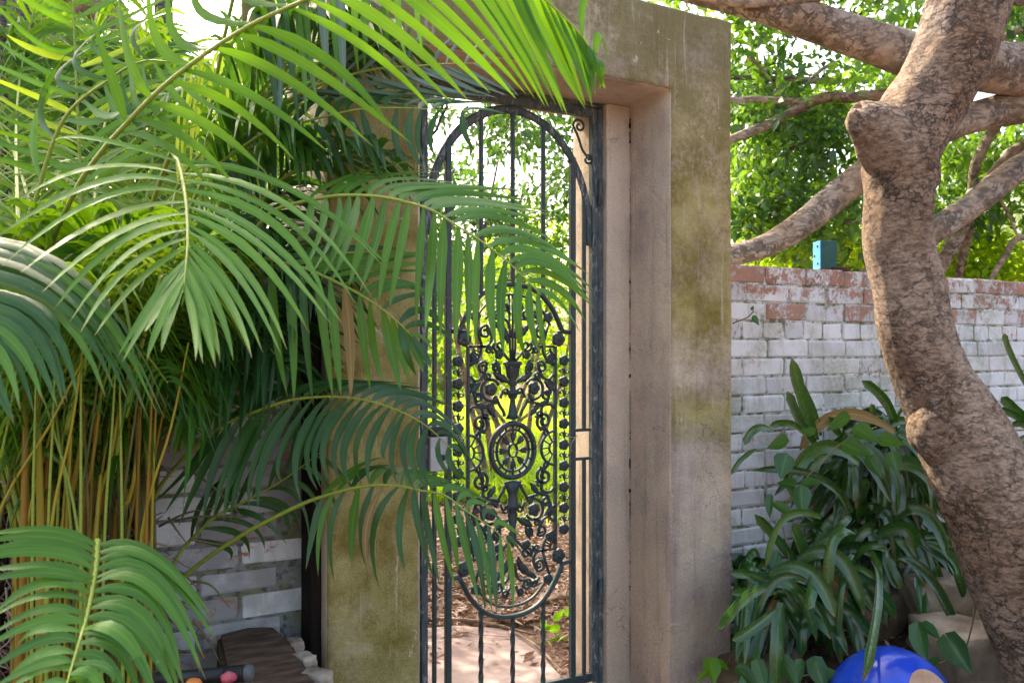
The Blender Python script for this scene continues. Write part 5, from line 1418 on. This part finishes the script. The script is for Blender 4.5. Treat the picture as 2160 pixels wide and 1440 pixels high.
for k in range(40):
    x = g_c.uniform(-30, 330); d = wall_d(x) - g_c.uniform(.20, .46)
    sl = g_c.gauss(18, 28)
    limb('stem', [(x + sl * 1.6, g_c.uniform(700, 820), d, 1.8), (x + sl, 900, d, 2.6), (x, 1120, d, 3.3), (x - sl * .6, 1540, d, 4.2)], M[g_c.choice(['cane', 'rachis', 'cane', 'cane_old'])], PALMS[g_c.choice('abcde')], 16, 7, .05, seed=300 + k)
for k in range(14):
    x0 = g_c.uniform(40, 330); d = wall_d(x0) - g_c.uniform(.2, .42); y0 = g_c.uniform(820, 1010)
    x1 = x0 + g_c.uniform(-100, 110); y1 = y0 - g_c.uniform(120, 330)
    far_frond(bgp, [(x0, y0, d), ((x0 + x1) / 2, (y0 + y1) / 2 - 40, d - .03), (x1, y1, d - .07), (x1 + g_c.uniform(-90, 90), y1 + g_c.uniform(-20, 70), d - .12)], g_c.uniform(.22, .32), .010, g_c.choice(['palm_yellow', 'palm_bg', 'palm_bright']), 500 + k, .5, 24)
# dry stalks and thatch among the canes
g_ = random.Random(77)
for k in range(26):
    x, y = g_.uniform(0, 420), g_.uniform(960, 1420)
    a = g_.uniform(-.9, .9)
    l = g_.uniform(40, 150); d = wall_d(x) - g_.uniform(.08, .25)
    p0, p1 = at(x, y, d), at(x + l * math.cos(a), y + l * math.sin(a) + 20, d + g_.uniform(-.05, .05))
    P = catmull([(*p0, .004), (*(p0.lerp(p1, .5) + UP * g_.uniform(-.01, .03)), .003), (*p1, .0015)], 10)
    v, f = tube_geo([p[:3] for p in P], [p[3] for p in P], 5)
    mesh_obj('dry_stalk', v, f, M['vine_stem'], PALMS[g_.choice('abcde')])

# undergrowth: low dense fronds, dead stems and thatch between the canes
for k in range(24):
    x0 = g_.uniform(-40, 330); d = wall_d(x0) - g_.uniform(.10, .28)
    y0 = g_.uniform(860, 1180)
    x1 = x0 + g_.uniform(-90, 110); y1 = y0 - g_.uniform(160, 330)
    far_frond(bgp, [(x0, y0, d), ((x0 + x1) / 2 - 10, (y0 + y1) / 2 - 40, d - .03), (x1, y1, d - .08), (x1 + g_.uniform(-70, 70), y1 + g_.uniform(10, 80), d - .14)], g_.uniform(.20, .30), .013, g_.choice(['palm_dark', 'palm_bg', 'palm_bg', 'palm_yellow', 'palm']), 400 + k, .6, 18)
for k in range(64):
    x = g_.uniform(-60, 320); d = wall_d(x) - g_.uniform(.04, .16)
    lim_ = [(x + g_.uniform(-30, 30), g_.uniform(640, 860), d, g_.uniform(3, 8)), (x, 1050, d, g_.uniform(5, 10)), (x + g_.uniform(-30, 30), 1560, d, g_.uniform(7, 13))]
    limb('cane', lim_, M[g_.choice(['cane_old', 'cane_old', 'cane', 'cane_grey'])], bgp, 14, 8, .06, seed=90 + k)
for k in range(22):
    x = -70 + 17 * k + g_.uniform(-8, 8)
    if x > 262: break
    limb('old_stump', [(x + g_.uniform(-12, 12), g_.uniform(740, 880), wall_d(x) - .05, 15), (x, 1050, wall_d(x) - .06, g_.uniform(15, 22)), (x + g_.uniform(-12, 12), 1560, wall_d(x) - .07, g_.uniform(18, 26))], M['dark_brown'] if k % 3 else M['cane_old'], bgp, 14, 8, .12, seed=190 + k)
# thatch: dry sheaths and stalks too many to pick apart
tp_ = []
for k in range(620):
    x, y = g_.uniform(-60, 360), g_.uniform(980, 1500)
    if x > 250 and y < 1150: continue
    d = wall_d(x) - g_.uniform(.03, .22); a = g_.gauss(1.2, .8); l = g_.uniform(20, 120)
    p0, p1 = at(x, y, d), at(x + l * math.cos(a), y + l * math.sin(a), d + g_.uniform(-.06, .06))
    P = catmull([tuple(p0), tuple(p0.lerp(p1, .5) + UP * g_.uniform(-.015, .02)), tuple(p1)], 5)
    tp_.append(tube_geo(P, g_.uniform(.001, .004), 4, .4))
V, Fc = join_geo(tp_)
mesh_obj('thatch', V, Fc, M['litter'], bgp)['kind'] = 'stuff'

# ------------------------------------------------------------------ strap leaved plants by the right wall
def zp(X, Y, o=(1500, 940), k=.3472): return o[0] + X * k, o[1] + Y * k
HERO = [  # base, mid, tip in enlargement units, width, depth offset, plant
    ((985, 640), (1012, 900), (920, 1430), 74, -.16, 0), ((640, 765), (605, 880), (585, 992), 92, -.08, 1), ((425, 950), (402, 1190), (400, 1450), 90, -.10, 1), ((570, 830), (375, 830), (235, 1130), 66, -.10, 1),
    ((885, 545), (742, 570), (715, 882), 76, -.10, 0), ((860, 660), (795, 830), (770, 1190), 48, -.08, 0), ((850, 430), (800, 470), (730, 548), 52, -.05, 0), ((1010, 545), (1180, 500), (1235, 632), 100, -.10, 0),
    ((1130, 685), (1320, 790), (1505, 1155), 66, -.12, 2), ((1290, 590), (1450, 690), (1532, 935), 78, -.10, 2), ((1200, 560), (1370, 660), (1480, 790), 54, -.06, 2), ((1560, 770), (1655, 920), (1692, 1222), 88, -.16, 2),
    ((1000, 490), (1110, 390), (1250, 320), 52, -.04, 0), ((1150, 330), (1330, 275), (1480, 262), 60, 0, 2), ((830, 400), (640, 185), (245, 150), 50, -.03, 0), ((860, 400), (760, 270), (640, 195), 55, -.02, 0),
    ((865, 400), (900, 290), (945, 195), 92, -.05, 0), ((850, 70), (862, 180), (866, 335), 64, -.06, 3), ((1085, 130), (1132, 250), (1130, 412), 90, -.08, 3), ((1212, 60), (1232, 220), (1245, 405), 50, -.06, 3),
    ((1262, 60), (1330, 230), (1345, 492), 52, -.07, 3), ((920, -10), (1025, 100), (1062, 272), 84, -.06, 3), ((790, 60), (670, 70), (600, 245), 58, -.05, 3), ((670, 435), (440, 440), (330, 740), 58, -.08, 1),
    ((340, 860), (190, 925), (45, 1115), 92, -.22, 4), ((400, 985), (285, 1085), (130, 1180), 72, -.12, 4), ((630, 785), (560, 635), (495, 465), 82, -.02, 1), ((560, 775), (430, 600), (265, 415), 62, 0, 1),
    ((680, 940), (840, 1000), (985, 1175), 72, -.05, 1), ((815, 800), (900, 860), (972, 1000), 52, -.02, 1), ((1062, 640), (1090, 750), (1150, 865), 80, -.06, 0), ((765, 755), (890, 735), (1000, 812), 42, -.04, 1),
    ((1250, 800), (1275, 950), (1290, 1100), 84, -.02, 2), ((1350, 850), (1395, 970), (1410, 1082), 62, -.04, 2), ((400, 850), (250, 785), (120, 775), 60, 0, 4), ((400, 890), (250, 880), (125, 890), 60, -.02, 4),
    ((620, 450), (500, 300), (440, 120), 60, .02, 1), ((1160, 300), (1050, 250), (960, 190), 60, .03, 3), ((1480, 560), (1400, 540), (1260, 545), 50, .02, 2), ((1520, 640), (1420, 580), (1330, 600), 50, .0, 2),
    ((1600, 790), (1560, 880), (1600, 980), 60, -.05, 2), ((640, 1000), (560, 1080), (550, 1280), 70, .02, 1), ((880, 690), (960, 610), (1080, 640), 44, -.02, 0), ((1100, 560), (1200, 640), (1300, 850), 60, .02, 2),
    ((750, 560), (650, 640), (640, 780), 60, .04, 1), ((1330, 300), (1430, 330), (1510, 385), 50, .02, 2)]
z5 = lambda X, Y: zp(X, Y, (1500, 500), .3472)
HERO5 = [((640, 1235), (548, 970), (490, 738), 78, .04, 3), ((640, 1265), (540, 1120), (462, 938), 66, .0, 3), ((665, 1205), (615, 1040), (540, 885), 42, .06, 3), ((1115, 1195), (1065, 1010), (915, 872), 62, .02, 5),
         ((985, 1210), (980, 1100), (975, 1010), 46, .02, 5), ((785, 1205), (745, 1150), (715, 1092), 52, .02, 3), ((1030, 1250), (1110, 1120), (1185, 995), 26, .04, 5), ((570, 1200), (470, 1130), (355, 1150), 48, -.02, 3),
         ((375, 1180), (270, 1165), (203, 1262), 52, -.04, 4), ((275, 1290), (180, 1350), (124, 1440), 36, -.08, 4), ((1985, 1020), (1830, 740), (1780, 585), 44, .06, 6), ((2000, 1180), (1850, 1050), (1762, 972), 62, .04, 6),
         ((2000, 1190), (1860, 1090), (1742, 1042), 46, .02, 6), ((2000, 1230), (1890, 1130), (1800, 1160), 54, 0, 6), ((2000, 1240), (1900, 1230), (1850, 1290), 60, -.02, 6), ((1000, 1150), (1010, 1110), (1015, 1090), 60, .0, 5),
         ((1200, 1290), (1120, 1200), (1000, 1230), 44, 0, 5), ((640, 1320), (740, 1260), (860, 1270), 60, -.02, 3), ((1220, 1130), (1130, 1125), (1060, 1190), 40, -.02, 5), ((1360, 1330), (1240, 1230), (1100, 1300), 50, -.02, 5)]
PLX = [(1843, 1118), (1690, 1235), (1960, 1170), (1830, 965), (1600, 1240), (1880, 930), (2200, 900)]
PLL = ['strap leaved plant mid clump, its longest leaf hanging over the blue pot', 'strap leaved plant low in the clump with broad leaves hanging to the ground', 'strap leaved plant at the right of the clump against the leaning trunk',
       'strap leaved plant with the tallest upright leaf against the white wall', 'strap leaved plant beside the gateway pier, one broad leaf crossing the pier edge', 'strap leaved plant high in the clump touching the left of the trunk', 'strap leaved plant behind the trunk at the right edge of the picture']
def plant_depth(x): return 2.78 / (CY - SY * (x - 1080) / F)
PL = []
for (x, y), lab in zip(PLX, PLL):
    d = plant_depth(x) - .34
    b = at(x, y + 60, d)
    PL.append(tag(empty('strap_leaf_plant', b), lab, 'plant', 'strap leaved plants along the white wall'))
rs = random.Random(5)
def strap(bx, by, mx, my, tx, ty, w, d, mat, parent, dd=0.0):
    B, Md, Tp = at(bx, by, d + .06), at(mx, my, d), at(tx, ty, d - .02 + dd)
    tg = (Tp - B)
    wd = tg.cross(FWD) + FWD * rs.uniform(-.35, .35) * tg.length + UP * .1 * tg.length
    return blade_strap(B, Md, Tp, w, wd, mat, parent)
def blade_strap(B, Md, Tp, W, wdir, mat, parent):
    n = 12
    ctl = Md * 2 - (B + Tp) * .5
    vs, fs, uv = [], [], []
    wob = rs.uniform(0, 6)
    blunt = rs.uniform(.80, .93)
    for i in range(n):
        t = i / (n - 1)
        p = B * (1 - t) ** 2 + ctl * 2 * t * (1 - t) + Tp * t * t
        tg = ((ctl - B) * (1 - t) + (Tp - ctl) * t).normalized()
        w = (wdir - tg * wdir.dot(tg)).normalized()
        nn = tg.cross(w)
        h = W * .5 * min(1, .5 + 1.6 * t) * (1 if t < blunt else max(.12, 1 - ((t - blunt) / (1 - blunt)) ** 2 * .9))
        h *= 1 + .05 * math.sin(t * 17 + wob)
        vs += [p - w * h + nn * h * .32, p - w * h * .5 + nn * h * .06, p, p + w * h * .5 + nn * h * .06, p + w * h + nn * h * .32]
        uv += [(t * .97, 0), (t * .97, .25), (t * .97, .5), (t * .97, .75), (t * .97, 1)]
    for i in range(n - 1):
        for k in range(4):
            a = i * 5 + k
            fs.append((a, a + 1, a + 6, a + 5))
    o = mesh_obj('leaf', vs, fs, mat, parent, origin=B)
    set_uv(o, uv)
    return o
for lst, zz in ((HERO, zp), (HERO5, z5)):
    for b, m_, t, w, do, pi in lst:
        (bx, by), (mx, my), (tx, ty) = zz(*b), zz(*m_), zz(*t)
        d = plant_depth((bx + tx) / 2) - .42 - .30 * min(1, max(0, (ty - 1000) / 220)) + do
        if pi == 4: d = min(d, 3.30)
        first = b == (985, 640)
        strap(bx, by, mx, my, tx, ty, .92 * w * .3472 / F * d, d, M['strap'], PL[pi], -.55 if first else 0)
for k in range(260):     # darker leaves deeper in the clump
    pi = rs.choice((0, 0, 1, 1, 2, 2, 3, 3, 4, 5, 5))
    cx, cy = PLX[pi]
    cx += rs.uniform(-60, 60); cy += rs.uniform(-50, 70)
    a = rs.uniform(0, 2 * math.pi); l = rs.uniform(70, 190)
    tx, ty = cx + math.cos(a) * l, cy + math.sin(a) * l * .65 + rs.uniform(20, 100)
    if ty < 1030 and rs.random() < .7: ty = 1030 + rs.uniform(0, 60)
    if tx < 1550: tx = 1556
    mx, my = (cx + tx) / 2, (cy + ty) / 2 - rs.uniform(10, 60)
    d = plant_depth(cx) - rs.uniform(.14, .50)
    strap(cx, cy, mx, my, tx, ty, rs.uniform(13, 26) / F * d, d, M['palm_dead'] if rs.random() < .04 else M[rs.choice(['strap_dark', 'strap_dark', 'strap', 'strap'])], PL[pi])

for k in range(64):      # long glossy arching leaves on the near side of the clump
    pi = rs.choice((0, 0, 1, 1, 1, 2, 2, 3, 4, 4, 5))
    cx, cy = PLX[pi]
    cx += rs.uniform(-35, 35); cy += rs.uniform(-30, 50)
    a = rs.uniform(-.35, math.pi + .35); l = rs.uniform(120, 230)
    tx, ty = cx + math.cos(a) * l * .95, cy + math.sin(a) * l * .55 + rs.uniform(30, 130)
    tx = max(tx, 1552 + rs.uniform(0, 25)); ty = min(ty, 1400)
    mx, my = cx * .42 + tx * .58, (cy + ty) / 2 - rs.uniform(35, 85)
    d = wall_d(cx) - rs.uniform(.42, .66)
    if pi == 4: d = min(d, 3.35)
    strap(cx, cy, mx, my, tx, ty, rs.uniform(19, 31) / F * d, d, M['strap'] if rs.random() < .95 else M['palm_dead'], PL[pi], rs.uniform(-.1, .05))

# ------------------------------------------------------------------ climbing vines with arrow and oval leaves
def arrow_leaf(name, c, ang, L, W, mat, parent, lobed=True, tilt=0.0, seed=0):
    "leaf lying roughly facing the camera; ang = picture angle of the tip, 0 = right, 90 = down"
    a = math.radians(ang)
    ax = (RGT * math.cos(a) - UP * math.sin(a) - FWD * .25 * math.cos(tilt)).normalized()
    bx = (ax.cross(FWD + UP * .5 + RGT * tilt)).normalized(); nz = bx.cross(ax)
    prof = [(0, .02), (.10, .40), (.25, .50), (.45, .44), (.65, .30), (.85, .12), (1, .0)]
    vs, uv, fs = [], [], []
    for t, w in prof:
        for q in (-1, -.5, 0, .5, 1):
            back = -.22 * abs(q) if (lobed and t < .2) else 0
            vs.append(c + ax * L * (t + back) + bx * W * w * q + nz * (abs(q) * W * .14 * w * 2 - L * .12 * t * t))
            uv.append((t * .9, .5 + q * .5))
    for i in range(len(prof) - 1):
        for k in range(4):
            p = i * 5 + k
            fs.append((p, p + 1, p + 6, p + 5))
    o = mesh_obj(name, vs, fs, mat, parent, origin=c)
    set_uv(o, uv)
def vine(label, stem, leaves, d, mat):
    root = tag(empty('climbing_vine', at(*stem[0][:2], d)), label, 'vine')
    P = catmull([tuple(at(x, y, d + (q[0] if q else 0))) for x, y, *q in stem], 30)
    v, f = tube_geo(P, .0028, 6)
    mesh_obj('stem', v, f, M['vine_stem'], root)
    for i, (x, y, ang, L, W, lob) in enumerate(leaves):
        arrow_leaf('leaf', at(x, y, d - .02), ang, L / F * d, W / F * d, M[mat], root, lob, R.uniform(-.4, .4))
vine('young bright green vine with arrow leaves at the foot of the right pier', [(1492, 1450), (1540, 1388), (1562, 1320), (1558, 1250), (1548, 1210)],
     [(1498, 1395, 80, 44, 40, True), (1510, 1398, 20, 30, 26, True), (1578, 1352, 70, 62, 34, True), (1568, 1385, 95, 40, 28, True), (1566, 1280, 75, 34, 20, False), (1490, 1420, 150, 30, 20, True)], 3.28, 'vine_bright')
vine('dark green vine with arrow leaves hanging over the stones right of the blue pot', [(2060, 1270), (2045, 1340), (2030, 1375), (1990, 1395), (1960, 1400)],
     [(1938, 1325, 85, 70, 48, True), (2002, 1350, 60, 74, 56, True), (1975, 1395, 165, 40, 26, True), (1950, 1318, 40, 40, 26, True)], 3.16, 'vine')
vine('oval leaved vine threading up through the strap leaves by the wall', [(1688, 1440), (1690, 1330), (1672, 1240), (1660, 1150), (1650, 1080), (1690, 1020), (1780, 930), (1850, 900)],
     [(1665, 930, 170, 58, 40, False), (1660, 955, 110, 60, 46, False), (1688, 1022, 88, 70, 40, False), (1680, 1024, 195, 50, 30, False), (1690, 1020, -10, 44, 26, False), (1640, 1160, 110, 50, 36, False), (1622, 1165, 60, 54, 34, False),
      (1795, 880, 160, 70, 42, False), (1800, 900, 30, 60, 40, False), (1850, 925, 10, 58, 36, False), (1775, 935, 20, 66, 44, False), (1830, 960, 60, 56, 34, False), (1720, 915, 200, 40, 24, False), (1880, 950, 80, 54, 34, False), (1700, 1290, 95, 60, 44, True), (1625, 1050, 100, 44, 22, True), (1640, 1065, 30, 46, 22, True)], 3.30, 'vine')
vine('low creeping vine in the shade at the bottom edge left of the blue pot', [(1545, 1440), (1600, 1425), (1650, 1430), (1720, 1420)],
     [(1560, 1412, 40, 50, 34, True), (1600, 1400, 80, 56, 36, True), (1650, 1392, 60, 60, 40, True), (1690, 1400, 110, 52, 36, True), (1720, 1396, 75, 60, 42, True), (1740, 1420, 30, 50, 34, True), (1630, 1425, 100, 50, 34, True), (1575, 1430, 100, 46, 30, True)], 3.05, 'vine')
vine('single sprig with two small leaves on the white wall beside the pier', [(1545, 682), (1575, 670), (1586, 660), (1590, 655)],
     [(1588, 665, 62, 26, 13, False), (1586, 655, -80, 12, 8, False)], 3.58, 'vine')
vine('bright weed growing at the edge of the path behind the gate', [(1200, 1400), (1180, 1360), (1165, 1320)],
     [(1152, 1330, 250, 34, 22, False), (1170, 1310, -60, 40, 18, False), (1180, 1330, 200, 38, 30, False), (1190, 1350, 185, 50, 14, False), (1150, 1395, 130, 30, 16, False), (1185, 1380, 60, 34, 20, False), (1172, 1345, 20, 36, 26, False), (1195, 1300, -70, 40, 16, False)], 4.2, 'vine_bright')

# ------------------------------------------------------------------ fallen leaves and grit on the near beds, the slab and the wall foot
def bed_litter(name, boxes, n, seed):
    g = np.random.default_rng(seed)
    V, Fc = [], []
    for k in range(n):
        x0, x1, y0, y1, zf = boxes[g.integers(len(boxes))]
        x, y = g.uniform(x0, x1), g.uniform(y0, y1)
        p = Vector((x, y, zf(x, y) + g.uniform(.004, .02)))
        a = g.uniform(0, 6.28); ax = Vector((math.cos(a), math.sin(a), g.normal() * .3)); bx = ax.cross(Vector((g.normal() * .4, g.normal() * .4, 1))).normalized()
        nz = bx.cross(ax).normalized()
        L = g.uniform(.006, .026); W = L * g.uniform(.15, .45)
        o = len(V)
        V += [p - ax * L, p + bx * W + nz * L * .2, p + ax * L, p - bx * W + nz * L * .2]
        Fc += [(o, o + 1, o + 2), (o, o + 2, o + 3)]
    return tag(mesh_obj(name, V, Fc, M['litter']), kind='stuff')
rb = lambda x, y: max(.0, min(1, (y - 1.55) / 1.0)) * min(1, max(0, (x - 2.3) / .5)) * .30 + .03 * noise.noise(Vector((x * 3, y * 3, 0))) - .04
lb_ = lambda x, y: max(.0, min(1, (y - .7) / 1.6)) * .22 + .04 * noise.noise(Vector((x * 3, y * 3, 2))) - .02
bed_litter('leaf_litter', [(2.46, 4.6, 1.7, 2.76, rb)] * 3 + [(-.6, .74, 1.3, 2.74, lb_)] * 3, 1500, 61)
